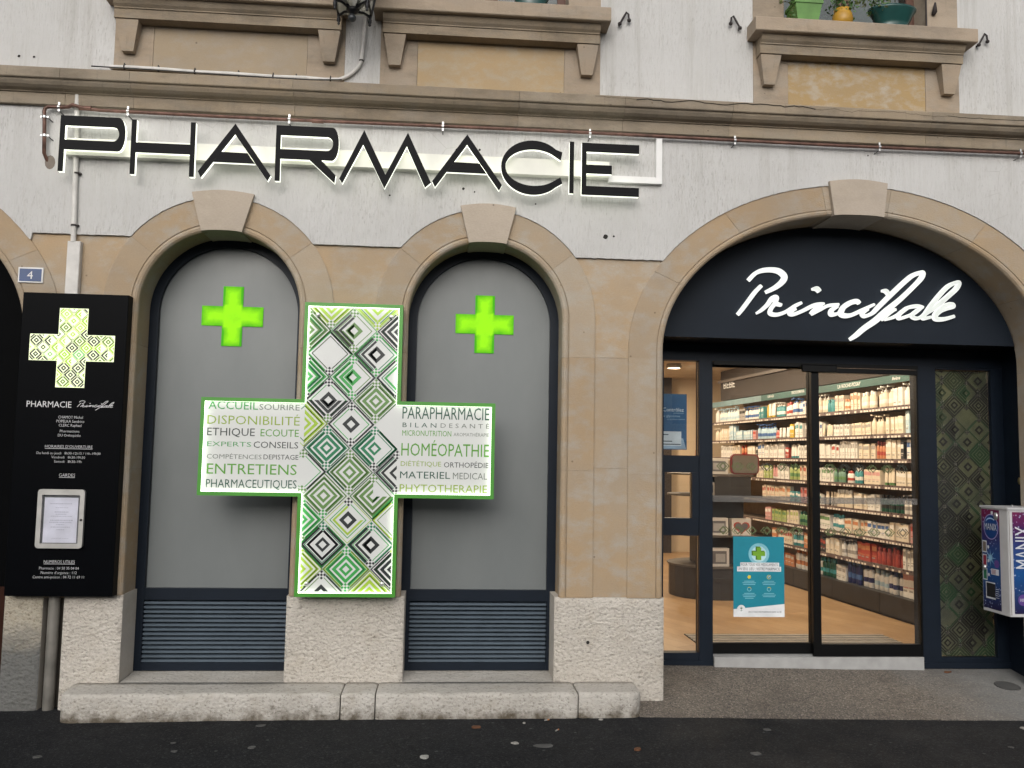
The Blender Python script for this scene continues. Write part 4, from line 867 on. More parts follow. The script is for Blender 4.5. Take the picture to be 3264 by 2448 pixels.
def spline(P, k=6):
    out = []
    for i in range(len(P) - 1):
        p0 = P[max(0, i - 1)]; p1 = P[i]; p2 = P[i + 1]; p3 = P[min(len(P) - 1, i + 2)]
        for j in range(k):
            t = j / k; out.append(tuple(.5 * (2 * b + (c - a) * t + (2 * a - 5 * b + 4 * c - d) * t * t + (-a + 3 * b - 3 * c + d) * t ** 3) for a, b, c, d in zip(p0, p1, p2, p3)))
    return out + [P[-1]]
mb = MB(); gl = {}
for si, st in enumerate(STR):
    P = [(a, b, r * .74) for a, b, r in spline(st)]; ys_ = -.0006 * si; n = len(P); sec_ = [(-1, .330), (-1, .302), (-.55, .296), (0, .294), (.55, .296), (1, .302), (1, .330)]
    vs = []
    for i, (x, z, r) in enumerate(P):
        a, b = P[max(0, i - 1)], P[min(n - 1, i + 1)]; d = Vector((b[0] - a[0], b[1] - a[1])); d = d.normalized() if d.length else Vector((1, 0)); q = (-d.y, d.x)
        for o, y in sec_: vs.append((x + q[0] * r * o, y + ys_, z + q[1] * r * o))
    m = len(sec_); o0 = len(mb.v)
    mb.add(vs, [(i * m + j, i * m + j + 1, (i + 1) * m + j + 1, (i + 1) * m + j) for i in range(n - 1) for j in range(m - 1)], 0, True)
    mb.add(vs, [tuple(range(m)), tuple(range((n - 1) * m, n * m))], 0)
mb.build('script_lettering', SGL, SC, glow=lambda v: .95 if v[1] > .2975 - .009 else .55)
# --- lime crosses in the windows
LIME = mk_glow('lime_lit_acrylic', (.05, .42, 0), (.36, .97, 0), 1.0)
def litcross(name, lab, cx, cz, a, b, y0, y1):
    t = thing(name, lab, 'pharmacy cross', (cx, y1, cz - b)); mb = MB(); K = 8
    def fnz(x0, x1, z0, z1): mb.grid(lambda u, v: (x0 + u * (x1 - x0), y0, z0 + v * (z1 - z0)), K, K, 0)
    for x0, x1, z0, z1 in ((-a, a, -a, a), (-a, a, a, b), (-a, a, -b, -a), (-b, -a, -a, a), (a, b, -a, a)): fnz(cx + x0, cx + x1, cz + z0, cz + z1)
    def gl(v):
        x, z = abs(v[0] - cx), abs(v[2] - cz)
        d = min(max(b - x, 0), a - z) if x > a else (min(max(b - z, 0), a - x) if z > a else a * 1.0 - max(0, a * .5 - min(a - x + .4 * a, a - z + .4 * a)) * .3)
        return min(1, .12 + d / a * 1.15)
    mb.build('lit_face', LIME, t, glow=gl)
    mb = MB(); pl = plus(cx, cz, a, b); n = len(pl); vs = [(x, y0, z) for x, z in pl] + [(x, y1, z) for x, z in pl]; mb.add(vs, [(i, (i + 1) % n, (i + 1) % n + n, i + n) for i in range(n)], 0)
    mb.build('cross_casing', plain('dark_green_casing', (.02, .07, .01), .5), t)
litcross('lime_cross_light', 'glowing lime green cross in the arched window nearest the black sign board', -1.548, 2.670, .0725, .219, .2945, .2995); litcross('lime_cross_light', 'glowing lime green cross in the arched window beside the shop entrance', .286, 2.666, .0725, .216, .2945, .2995)
# --- house number
hn = thing('house_number_plate', 'small blue enamel plate with white border and the number 4', 'number plate', (-2.827, -.014, 2.81))
mb = MB().cbox(-2.911, -2.746, -.022, -.013, 2.811, 2.917, .002); mb.build('plate', plain('white_enamel', (.66, .66, .66), .35), hn)
mb = MB().box(-2.901, -2.756, -.0232, -.0222, 2.821, 2.907); mb.build('enamel_field', plain('blue_enamel', (.025, .06, .17), .35), hn)
mb = MB(); put_text(mb, '4', -2.850, -2.812, 2.838, .052, on(-.0238)); mb.build('numeral', plain('white_enamel', (.66, .66, .66), .35), hn)
# --- large green cross sign
GC = thing('cross_sign', 'big green framed backlit cross with diamond print on the pier between the windows', 'sign', (-.625, 0, .73))
X0, XL, XR, X1, Z0, ZB, ZT, Z1 = -1.622, -.962, -.296, .352, .737, 1.398, 2.052, 2.716
def cross_ring(d): return [(XL + d, Z1 - d), (XR - d, Z1 - d), (XR - d, ZT - d), (X1 - d, ZT - d), (X1 - d, ZB + d), (XR - d, ZB + d), (XR - d, Z0 + d), (XL + d, Z0 + d), (XL + d, ZB + d), (X0 + d, ZB + d), (X0 + d, ZT - d), (XL + d, ZT - d)]
A_, I_ = cross_ring(0), cross_ring(.025); n = 12; mb = MB()
vs = [(x, -.145, z) for x, z in A_] + [(x, -.145, z) for x, z in I_] + [(x, -.118, z) for x, z in I_] + [(x, -.05, z) for x, z in A_]
mb.add(vs, [(i, (i + 1) % n, n + (i + 1) % n, n + i) for i in range(n)] + [(n + i, n + (i + 1) % n, 2 * n + (i + 1) % n, 2 * n + i) for i in range(n)] + [((i + 1) % n, i, 3 * n + i, 3 * n + (i + 1) % n) for i in range(n)], 0)
mb.build('cross_frame', GREENF, GC)
PANW = NT('backlit_opal'); PANW.set((.50, .51, .50), .35, em=EM(.13), emc=(1, 1, .97)); PANW = PANW.m
D_ = .026; mb = MB()
rc = [(XL + D_, XR - D_, Z0 + D_, Z1 - D_), (X0 + D_, XL + D_, ZB + D_, ZT - D_), (XR - D_, X1 - D_, ZB + D_, ZT - D_)]
for a, b, c_, d in rc: mb.add([(a, -.120, c_), (b, -.120, c_), (b, -.120, d), (a, -.120, d)], [(0, 1, 2, 3)], 0)
mb.build('opal_panel', PANW, GC)
LEDM = mk_emit('led_strip', (.90, 1.0, .80), 5.0); mb = MB()
I2, I3 = cross_ring(.0255), cross_ring(.0315)
for i in range(n):
    j = (i + 1) % n; mb.add([(I2[i][0], -.142, I2[i][1]), (I2[j][0], -.142, I2[j][1]), (I2[j][0], -.124, I2[j][1]), (I2[i][0], -.124, I2[i][1])], [(0, 1, 2, 3)], 0)
mb.build('led_strip', LEDM, GC)
def prm(nm, c): return plain(nm, c, .4, var=.05, em=EM(.10))
PC = [prm('print_black', (.014, .018, .02)), prm('print_green', (.035, .30, .06)), prm('print_olive', (.105, .215, .06)), prm('print_lime', (.30, .46, .035)), prm('print_dark_green', (.010, .165, .07)), PANW]
K_, G_, O_, L_, T_ = 0, 1, 2, 3, 4; A4 = 'abcd'
it = [(-.785, 2.69, [('full', L_, A4)], (None, O_)), (-.47, 2.69, [('bold', L_, 'abc')], (None, L_)), (-.94, 2.53, [('full', O_, A4), ('mid', G_, A4)], (O_, O_)),
 (-.627, 2.53, [('bold', K_, 'cd'), ('thin', O_, 'c'), ('core', O_, A4)], (O_, O_)), (-.31, 2.53, [('full', K_, 'cd')], (L_, K_)), (-.785, 2.37, [('blank', G_, A4), ('mid', K_, '')], (None, K_)), (-.785, 2.37, [('rim', K_, 'a')], None),
 (-.47, 2.37, [('blank', G_, A4), ('bold', K_, 'cd'), ('core', K_, A4)], (G_, G_)), (-.94, 2.21, [('full', G_, A4), ('mid', T_, A4)], (K_, K_)), (-.627, 2.21, [('full', G_, 'cd'), ('blank', K_, 'ab'), ('core', G_, A4)], (G_, G_)),
 (-.31, 2.21, [('blank', K_, A4), ('mid', G_, 'cd')], (G_, K_)), (-.785, 2.05, [('blank', K_, 'ad'), ('full', K_, 'bc'), ('core', K_, A4)], (K_, O_)), (-.465, 2.05, [('full', O_, A4)], (O_, O_)), (-.94, 1.89, [('full', L_, 'ab')], None),
 (-.627, 1.89, [('blank', K_, A4), ('core', K_, A4)], (K_, K_)), (-.785, 1.727, [('full', T_, A4)], (T_, T_)), (-.465, 1.727, [('blank', T_, A4), ('full', T_, 'cd'), ('edge', T_, 'ab')], (T_, K_)), (-.94, 1.565, [('blank', K_, 'ab')], (O_, O_)),
 (-.627, 1.565, [('blank', T_, 'cd'), ('full', O_, 'ab'), ('thin', O_, 'cd')], (O_, O_)), (-.31, 1.565, [('bold', K_, 'cd')], (K_, K_)), (-.795, 1.405, [('full', O_, 'bc'), ('thin', O_, 'ad')], (None, G_)), (-.465, 1.405, [('full', O_, 'bcd'), ('edge', G_, 'b')], (O_, None)),
 (-.94, 1.245, [('full', G_, A4)], (G_, O_)), (-.627, 1.245, [('mid', L_, 'bc'), ('mid', L_, 'd'), ('core', K_, A4)], (K_, None)), (-.31, 1.245, [('blank', L_, 'cd')], (G_, L_)), (-.79, 1.08, [('blank', G_, A4), ('bold', K_, A4), ('mid', K_, A4)], (T_, None)),
 (-.47, 1.08, [('blank', T_, A4), ('bold', K_, 'cd'), ('core', K_, A4)], (T_, K_)), (-.94, .918, [('thin', L_, 'ab')], (L_, L_)), (-.63, .918, [('blank', L_, A4), ('full', G_, A4)], (G_, G_)), (-.31, .918, [('full', K_, 'cd')], (L_, K_)), (-.79, .758, [('blank', K_, 'ad'), ('core', K_, A4)], (K_, None)), (-.47, .758, [('full', L_, 'ad')], None)]
it = [(a, b, c + [('line', c[0][1] if q % 3 else (T_, G_, O_)[q // 3 % 3], A4), ('seam', (O_, T_, G_)[q % 3], A4)], d) for q, (a, b, c, d) in enumerate(it)]
mb = MB(); pattern(mb, it, .158, [(XL + .033, XR - .033, Z0 + .033, ZB + .02), (XL - .002, XR + .002, ZB + .02, ZT - .02), (XL + .033, XR - .033, ZT - .02, Z1 - .033)], lambda a, b, l: (a, -.1206 - .0004 * l, b), 5)
mb.build('diamond_print', PC, GC)
inkD = [prm('ink_charcoal', (.035, .045, .04)), prm('ink_green', (.04, .26, .06)), prm('ink_lime', (.22, .33, .02)), prm('ink_grey_green', (.12, .145, .12)), prm('ink_leaf', (.085, .28, .025)), prm('ink_deep', (.02, .075, .05))]
TX = [('ACCUEIL', -1.579, -1.251, 1.975, .054, 1, 0), ('SOURIRE', -1.243, -.975, 1.976, .038, 3, -.004), ('DISPONIBILITÉ', -1.582, -.971, 1.874, .058, 2, -.014), ('ETHIQUE', -1.58, -1.266, 1.797, .051, 0, 0), ('ECOUTE', -1.228, -.974, 1.797, .048, 4, 0),
 ('EXPERTS', -1.576, -1.287, 1.725, .031, 1, -.010), ('CONSEILS', -1.271, -.975, 1.719, .042, 0, 0), ('COMPÉTENCES', -1.575, -1.215, 1.642, .030, 3, -.014), ('DEPISTAGE', -1.202, -.971, 1.643, .032, 0, 0), ('ENTRETIENS', -1.571, -.979, 1.541, .068, 4, .004), ('PHARMACEUTIQUES', -1.572, -.976, 1.450, .055, 5, 0),
 ('PARAPHARMACIE', -.282, .313, 1.936, .082, 5, 0), ('B I L A N', -.279, -.049, 1.878, .031, 5, -.004), ('D E S A N T É', -.02, .314, 1.879, .030, 3, -.012), ('MICRONUTRITION', -.28, .054, 1.820, .037, 4, .012), ('AROMATHÉRAPIE', .07, .313, 1.823, .023, 3, -.014),
 ('HOMÉOPATHIE', -.283, .316, 1.684, .085, 4, .004), ('DIÉTÉTIQUE', -.284, -.01, 1.614, .032, 2, -.008), ('ORTHOPÉDIE', .009, .314, 1.609, .035, 0, 0), ('MATERIEL', -.287, .053, 1.531, .046, 5, 0), ('MEDICAL', .072, .306, 1.530, .044, 3, -.014), ('PHYTOTHERAPIE', -.287, .308, 1.438, .052, 2, -.006)]
for tx, a, b, zb, cp, ci, th in TX: mb = MB(); put_text(mb, tx, a, b, zb, cp, on(-.1208), 0, min(0, th * .35)); mb.build('printed_word', inkD[ci], GC)
for bx, bz in ((-.875, 2.634), (-.377, 2.633), (-.887, .821), (-.387, .822)): MB().lathe([(.0155, -.121), (.0155, -.131), (.012, -.134), (.002, -.135)], (bx, 0, bz), 16, 0, 'y').build('steel_bolt', STEEL, GC)
MB().box(-.93, -.32, -.0495, -.013, .80, 2.65).build('mounting_plate', plain('black_plate', (.01, .01, .01), .6), GC)
# --- black totem board
TT = thing('sign_board', 'tall black wall board with opening hours and a patterned cross', 'sign', (-2.487, 0, .726))
MB().cbox(-2.83, -2.145, -.10, -.013, .726, 2.732, .002).build('board_panel', BLK, TT)
LWC = mk_emit('lit_pale_lime', (.86, 1, .55), .62, (.8, .85, .6)); mb = MB(); tc = (-2.494, 2.364)
a, b = .0935, .275; mb.prism(plus(tc[0], tc[1], a, .2665), -.1012, -.1002) if False else None
flat(mb, [(tc[0] - a, tc[1] + .267), (tc[0] + a, tc[1] + .267), (tc[0] + a, tc[1] - .267), (tc[0] - a, tc[1] - .267)], -.1012); flat(mb, [(tc[0] - b, tc[1] + .089), (tc[0] - a, tc[1] + .089), (tc[0] - a, tc[1] - .089), (tc[0] - b, tc[1] - .089)], -.1012); flat(mb, [(tc[0] + a, tc[1] + .089), (tc[0] + b, tc[1] + .089), (tc[0] + b, tc[1] - .089), (tc[0] + a, tc[1] - .089)], -.1012)
crs = mb.build('lit_cross', LWC, TT)
rng = random.Random(4); items = []; h = .0465
for j in range(-6, 7):
    for i in range(-4, 5):
        cx = tc[0] + i * 2 * h + (h if j % 2 else 0); cz = tc[1] + j * h * .98
        if rng.random() < .02: continue
        q = rng.random(); dk = rng.random() < .36; ci = 0 if dk else rng.choice([1, 1, 2, 2, 3, 4])
        pa = [('duo', ci, A4)] if q < .7 else ([('rim', ci, A4), ('core', ci, A4)] if q < .85 else [('duo', ci, 'cd'), ('rim', rng.choice([0, 1, 2]), 'ab')])
        items.append((cx, cz, pa, (0 if rng.random() < .4 else 2, 0 if rng.random() < .4 else 2)))
mb = MB(); g_ = .004; pattern(mb, items, h, [(tc[0] - a + g_, tc[0] + a - g_, tc[1] - .267 + g_, tc[1] + .267 - g_), (tc[0] - b + g_, tc[0] - a + g_, tc[1] - .089 + g_, tc[1] + .089 - g_), (tc[0] + a - g_, tc[0] + b - g_, tc[1] - .089 + g_, tc[1] + .089 - g_)], lambda x, z, l: (x, -.1016 - .0003 * l, z), 5)
def pre(nm, c, e): return plain(nm, c, .5, var=.05, em=EM(e))
mb.build('diamond_print', [pre('totem_black', (.02, .022, .018), .1), pre('totem_olive', (.10, .17, .02), .7), pre('totem_lime', (.24, .40, .02), .8), pre('totem_mint', (.14, .36, .13), .8), pre('totem_pale', (.34, .45, .10), .8), LWC], crs)
Yt = -.1008; VNL = plain('white_vinyl', (.62, .62, .64), .5)
TL = [('PHARMACIE', -2.763, -2.476, 1.963, .040, 0), ('CHAMOT Michel', -2.556, -2.398, 1.890, .018, 0), ('POPELKA Sandrine', -2.566, -2.387, 1.863, .018, 0), ('CLERC Raphael', -2.549, -2.404, 1.836, .018, 0), ('Pharmaciens', -2.54, -2.415, 1.798, .017, 0), ('DU Orthopédie', -2.551, -2.405, 1.770, .017, 0), ("HORAIRES D'OUVERTURE", -2.629, -2.324, 1.695, .018, 1),
 ('Du lundi au jeudi   8h30-12h15 / 14h-19h30', -2.68, -2.271, 1.652, .016, 0), ('Vendredi   8h30-19h30', -2.584, -2.369, 1.625, .016, 0), ('Samedi   8h30-19h', -2.565, -2.389, 1.597, .016, 0), ('GARDES', -2.528, -2.426, 1.505, .021, 1), ('NUMEROS UTILES', -2.591, -2.395, .940, .019, 1), ('Pharmacie : 04 50 35 04 04', -2.618, -2.367, .899, .017, 0), ("Numéro d'urgence : 112", -2.606, -2.379, .870, .017, 0), ('Centre anti-poison : 04 72 11 69 11', -2.655, -2.331, .842, .017, 0)]
for tx, a1, b1, zb, cp, un in TL: mb = MB(); put_text(mb, tx, a1, b1, zb, cp, on(Yt), 0, -.012 if cp < .03 else 0, .004 if un else 0); mb.build('printed_line', VNL, TT)
mb = MB()
# small script copy of the handwritten word
sx_ = (-2.441, -2.201); mnx, mxx = 2.2, 3.99; kx = (sx_[1] - sx_[0]) / (mxx - mnx)
for st in STR:
    P = spline(st, 3); 
    for p, q in zip(P, P[1:]):
        p2 = [(sx_[0] + (v[0] - mnx) * kx, 1.949 + (v[1] - 2.635) * kx * .88) for v in (p, q)]; d = Vector((p2[1][0] - p2[0][0], p2[1][1] - p2[0][1]))
        if d.length < 1e-6: continue
        d.normalize(); nn = (-d.y * .0017, d.x * .0017); flat(mb, [(p2[0][0] + nn[0], p2[0][1] + nn[1]), (p2[1][0] + nn[0], p2[1][1] + nn[1]), (p2[1][0] - nn[0], p2[1][1] - nn[1]), (p2[0][0] - nn[0], p2[0][1] - nn[1])], Yt)
mb.build('script_word', VNL, TT)
nf = thing('notice_frame', 'grey aluminium framed duty notice on the lower part of the black board', 'notice frame', (-2.497, -.10, 1.04))
ro = rrect(-2.646, -2.348, 1.038, 1.422, .022); ri = rrect(-2.617, -2.377, 1.068, 1.385, .004); n = len(ro); mb = MB()
vs = [(x, -.122, z) for x, z in ro] + [(x, -.122, z) for x, z in ri] + [(x, -.106, z) for x, z in ri] + [(x, -.1005, z) for x, z in ro]
mb.add(vs, [(i, (i + 1) % n, n + (i + 1) % n, n + i) for i in range(n)] + [(n + i, n + (i + 1) % n, 2 * n + (i + 1) % n, 2 * n + i) for i in range(n)] + [((i + 1) % n, i, 3 * n + i, 3 * n + (i + 1) % n) for i in range(n)], 0); mb.build('notice_rim', plain('brushed_aluminium', (.46, .45, .43), .4, .3), nf)
MB().box(-2.62, -2.375, -.1055, -.1045, 1.065, 1.388).build('notice_back', plain('notice_back_grey', (.11, .115, .12), .5), nf)
mb = MB().box(-2.606, -2.392, -.1070, -.1060, 1.073, 1.368, 0)
rng = random.Random(9)
for z, hw, hh in ((1.325, .07, .006), (1.30, .035, .004), (1.27, .04, .007), (1.256, .032, .006), (1.243, .062, .005), (1.215, .065, .008), (1.202, .07, .007), (1.188, .025, .006), (1.172, .06, .006), (1.155, .022, .006), (1.10, .05, .003)):
    x = -2.499 - hw
    while x < -2.499 + hw: w_ = rng.uniform(.005, .014); flat(mb, [(x, z), (x + w_, z), (x + w_, z + hh), (x, z + hh)], -.1074, 1); x += w_ + .003
mb.build('notice_sheet', [plain('notice_paper', (.66, .67, .74), .7), plain('notice_ink', (.46, .47, .54), .7)], nf)
MB().lathe([(.008, -.122), (.008, -.126), (.003, -.127)], (-2.363, 0, 1.224), 12, 0, 'y').build('frame_lock', IRON, nf)
MB().poly([(-2.617, -.1118, 1.068), (-2.377, -.1118, 1.068), (-2.377, -.1118, 1.385), (-2.617, -.1118, 1.385)]).build('notice_glass', mk_glass('clear_acrylic', (.98, .98, 1), .8, 0), nf)
# =================================================================== vending machine at the right edge
VM = thing('vending_machine', 'white wall dispenser with blue and purple starry panels beside the entrance', 'vending machine', (4.38, .26, .58))
VW = plain('vending_white', (.52, .52, .53), .4, var=.04)
mb = MB()
fp = [(4.20, .435), (4.20, .200), (4.199, .122), (4.203, .112), (4.58, .112), (4.58, .435)]
z0, z1 = .578, 1.362; k = len(fp); vs = [(x, y, z0) for x, y in fp] + [(x, y, z1) for x, y in fp]
mb.add(vs, [tuple(range(k)), tuple(range(2 * k - 1, k - 1, -1))] + [(i, i + k, (i + 1) % k + k, (i + 1) % k) for i in range(k)], 0)
vs = [(x - (.012 if x < 4.3 else 0), y - (.012 if y < .3 else 0), z) for z in (1.363, 1.378) for x, y in fp]
mb.add(vs, [tuple(range(k)), tuple(range(2 * k - 1, k - 1, -1))] + [(i, i + k, (i + 1) % k + k, (i + 1) % k) for i in range(k)], 0)
mb.box(4.207, 4.211, .1105, .1125, .59, 1.35, 1)
mb.build('dispenser_body', [VW, plain('seam_grey', (.16, .14, .12), .6)], VM)
def mk_star(name):
    t = NT(name); sx = t.n('SeparateXYZ'); t.l(t.co(), sx.inputs[0]); z = sx.outputs[2]
    c = t.mix(t.ramp(z, .6, .9), (.012, .008, .05), (.006, .07, .24)); c = t.mix(t.ramp(t.math('ADD', z, t.ramp(t.noise(7, 4), .3, .7, -.06, .06)), .92, 1.2), c, (.03, .012, .095)); c = t.mix(t.ramp(t.math('ADD', z, t.ramp(t.noise(9, 4), .3, .7, -.08, .08)), 1.18, 1.36), c, (.15, .008, .06))
    v = t.vor(42); c = t.mix(t.ramp(v.outputs['Distance'], .10, .30, .9, 0), c, t.mix(t.ramp(t.noise(8, 3), .45, .6), c, (.55, .62, .85)))
    t.set(c, .35, spec=.5); return t.m
STAR = mk_star('starry_panel')
sf = lambda y, z, d=0: (4.1985 - d, y, z)   # side facing the doorway: larger y is farther in
mb = MB(); mb.add([sf(.43, .60), sf(.212, .60), sf(.212, 1.352), sf(.43, 1.352)], [(0, 1, 2, 3)], 0); mb.add([(4.233, .1112, .60), (4.575, .1112, .60), (4.575, .1112, 1.345), (4.233, .1112, 1.345)], [(0, 1, 2, 3)], 0)
pan = mb.build('starry_panel', STAR, VM)
mb = MB(); dY = lambda cy, cz, r, sx=1: [(a, b) for a, b in disc(cy, cz, r, 24, sx)]
def fs(pts, d, mi): mb.add([sf(y, z, d) for y, z in pts], [tuple(range(len(pts)))], mi)
fs(disc(.315, 1.22, .097, 28, .93), .0008, 0); fs(disc(.315, 1.22, .090, 28, .93), .0014, 1); fs([(.315 + .07 * math.cos(t * .12 + .6), 1.235 + .055 * math.sin(t * .12 + .6)) for t in range(15)] + [(.315 + .07 * math.cos(t * .12 + .6), 1.225 + .055 * math.sin(t * .12 + .6)) for t in range(14, -1, -1)], .002, 2)
put_text(mb, 'MANIX', -.39, -.242, 1.195, .05, lambda q, z: sf(-q, z, .0022), 3)
for i, ci in enumerate((4, 5, 6)):
    zc = 1.02 - i * .105; fs([(.425, zc), (.372, zc), (.372, zc + .09), (.425, zc + .09)], .001, 3); fs([(.418, zc + .008), (.379, zc + .008), (.379, zc + .082), (.418, zc + .082)], .0016, ci); fs(disc(.352, zc + .045, .012), .002, 3)
fs([(.395, .675), (.28, .675), (.28, .80), (.395, .80)], .001, 3); fs([(.385, .688), (.28, .688), (.28, .792), (.385, .792)], .0016, 7)
fs([(.325, .86), (.232, .86), (.232, .905), (.325, .905)], .001, 3)
for q in range(4): fs([(.318, .867 + q * .009), (.268, .867 + q * .009), (.268, .871 + q * .009), (.318, .871 + q * .009)], .0016, 5)
fs(disc(.255, .945, .03, 20), .001, 8); fs([(.31, 1.315), (.285, 1.315), (.285, 1.34), (.31, 1.34)], .001, 3)
for i in range(5): fs([(.275, .69 + i * .016), (.235, .69 + i * .016), (.235, .694 + i * .016), (.275, .694 + i * .016)], .001, 3)
for i in range(8):   # star burst
    t = math.pi * i / 8; r = .07 if i % 2 == 0 else .035; fs([(.33 + r * math.cos(t), .985 + r * math.sin(t)), (.33 + .005 * math.sin(t), .985 - .005 * math.cos(t)), (.33 - r * math.cos(t), .985 - r * math.sin(t)), (.33 - .005 * math.sin(t), .985 + .005 * math.cos(t))], .001 + .0001 * i, 9)
put_text(mb, 'MANIX', .93, 1.24, 4.2, .01, lambda q, z: (4.252 + .125 * (1 - (z - 4.2) / .01), .1104, q), 3)
mb.add([(a, .1104, b) for a, b in disc(4.302, .70, .042)], [tuple(range(18))], 8); put_text(mb, '100%', 4.276, 4.328, .69, .022, on(.1098), 3)
mb.build('panel_print', [plain('badge_rim', (.35, .30, .55), .3), plain('badge_blue', (.008, .05, .20), .3), plain('badge_light', (.35, .5, .75), .3), plain('vending_print_white', (.60, .62, .66), .4), plain('pack_amber', (.16, .13, .10), .3), plain('pack_red', (.28, .03, .06), .3), plain('pack_green', (.03, .16, .09), .3), plain('tray_black', (.015, .015, .017), .4), plain('badge_violet', (.10, .05, .22), .4), plain('burst_light', (.30, .55, .75), .4)], pan)
mb = MB().lathe([(.03, 0), (.03, -.008), (.02, -.014), (.006, -.016)], (4.198, .245, 1.305), 18, 0, 'x', .7, 1); mb.build('coin_button', STEEL, VM)
mb = MB().lathe([(.022, 0), (.022, -.008), (.014, -.016), (.004, -.018)], (4.198, .40, .905), 16, 0, 'x', .8, 1); mb.build('return_button', STEEL, VM)
MB().tube([(4.33, .25, 1.378), (4.33, .25, 1.39)], .008, 8).build('top_screw', STEEL, VM)
# drain cover
mb = MB(); dz_ = slab_z(4.3, .33)
mb.add([(4.305 + .085 * math.cos(t * math.pi / 14), .33 + .085 * math.sin(t * math.pi / 14), slab_z(4.3, .33 + .085 * math.sin(t * math.pi / 14)) + .009) for t in range(28)], [tuple(range(28))], 0)
mb.add([(4.305 + .088 * math.cos(t * math.pi / 14), .33 + .088 * math.sin(t * math.pi / 14), slab_z(4.3, .33 + .088 * math.sin(t * math.pi / 14)) + dzz) for dzz in (.008, -.02) for t in range(28)], [(i, (i + 1) % 28, (i + 1) % 28 + 28, i + 28) for i in range(28)], 0)
tag(mb.build('drain_cover', plain('cast_grey', (.09, .09, .088), .6)), 'round dark drain cover in the entrance pavement under the dispenser', 'drain cover')
# =================================================================== pipes, cables, lantern
cp = thing('copper_pipe', 'reddish copper pipe clipped along the wall just under the cornice', 'pipe', (-2.75, -.05, 3.66))
pts = [(-2.752, -.018, 3.655), (-2.754, -.06, 3.66), (-2.757, -.095, 3.69), (-2.765, -.1, 3.9), (-2.772, -.1, 3.985), (-2.765, -.1, 4.008), (-2.745, -.1, 4.018), (-2.66, -.1, 4.018), (-2.61, -.105, 4.022), (-2.575, -.13, 4.028), (-2.53, -.115, 4.02), (-2.48, -.1, 4.014)] + [(-2.4 + i * .4, -.1, 4.010 - .004 * math.sin(i * .6)) for i in range(21)]
MB().tube(pts, .0125, 10).build('pipe', COPPER, cp)
for jx, jy, jz in ((-.93, -.1, 4.006), (-2.50, -.105, 4.017)): MB().lathe([(.016, -.04), (.016, .04)], (jx, jy, jz), 10, 0, 'x').build('pipe_joint', COPPER, cp)
for x, z, v in ((-2.757, 3.813, 1), (-2.766, 3.944, 1), (-2.675, 4.018, 0), (-2.217, 4.011, 0), (-1.67, 4.01, 0), (-1.125, 4.009, 0), (-.056, 4.008, 0), (.995, 4.006, 0), (2.058, 4.007, 0), (3.147, 4.009, 0), (4.239, 4.010, 0)):
    if x == -1.67: continue
    mb = MB()
    if v: mb.lathe([(.0165, -.008), (.0165, .008)], (x, -.1, z), 12).box(x - .028, x + .028, -.106, -.094, z - .006, z + .006).tube([(x + .02, -.1, z - .004), (x + .02, -.02, z - .004)], .003, 6, 1)
    else: mb.lathe([(.0165, -.008), (.0165, .008)], (x, -.1, z), 12, 0, 'x').box(x - .006, x + .006, -.106, -.094, z + .012, z + .034).box(x - .006, x + .006, -.106, -.094, z - .030, z - .012).tube([(x + .0, -.1, z - .026), (x + .0, -.02, z - .026)], .003, 6, 1)
    mb.build('pipe_clamp', [STEEL, IRON], cp)
mb = MB().lathe([(.05, -.0215), (.045, -.022), (.01, -.024)], (-2.748, 0, 3.655), 12, 0, 'y', .7, 1); tag(mb.build('mortar_patch', plain('patch_mortar', (.20, .17, .145), .95)), 'brown mortar patch where the copper pipe enters the wall', 'mortar patch')
for o_ in cp.children:                      # the pipe runs 6 cm off the wall
    for v in o_.data.vertices:
        if v.co.y < -.05: v.co = (v.co.x * 1.0067, v.co.y + .04, v.co.z + .0154)
cc = thing('lantern_cable', 'pale cable conduit running along the top of the cornice up to the lantern', 'cable', (-1.5, -.04, 4.33))
pts = [(-.626, -.04, 4.95), (-.63, -.04, 4.76), (-.643, -.04, 4.54), (-.650, -.04, 4.48), (-.672, -.04, 4.435), (-.707, -.04, 4.395), (-.75, -.04, 4.362), (-.80, -.04, 4.340), (-.9, -.04, 4.334), (-1.03, -.045, 4.338), (-1.26, -.04, 4.336), (-1.55, -.045, 4.341), (-1.803, -.04, 4.342), (-2.05, -.045, 4.348), (-2.28, -.04, 4.351), (-2.38, -.04, 4.347)]
MB().tube(pts, .0145, 8).build('conduit', PVC, cc)
MB().tube([(-.78, -.052, 4.335), (-1.0, -.05, 4.324), (-1.3, -.058, 4.322), (-1.7, -.05, 4.331), (-2.1, -.055, 4.336), (-2.5, -.05, 4.342)], .005, 6).build('thin_cable', plain('black_cable', (.03, .03, .03), .6), cc)
for x, z in ((-.648, 4.487), (-.86, 4.335), (-1.10, 4.337), (-1.26, 4.336), (-1.5, 4.34), (-1.80, 4.342), (-2.05, 4.348), (-2.28, 4.35)):
    mb = MB().lathe([(.017, -.005), (.017, .005)], (x, -.04, z), 10, 0, 'x' if z < 4.4 else 'z').box(x - .003, x + .003, -.05, -.02, z + .012, z + .026); mb.build('cable_clip', IRON, cc)
wc = thing('wall_conduit', 'thin white conduit down the wall behind the letter P with a cover strip', 'conduit', (-2.56, -.02, 2.74))
MB().tube([(-2.585, -.04, 4.16), (-2.580, -.045, 4.0), (-2.572, -.04, 3.8), (-2.566, -.036, 3.5), (-2.56, -.036, 3.3), (-2.556, -.034, 3.10)], .018, 10).build('conduit', PVC, wc)
mb = MB().cbox(-2.59, -2.504, -.045, -.004, 2.70, 3.105, .004); mb.build('cover_strip', PVC, wc)
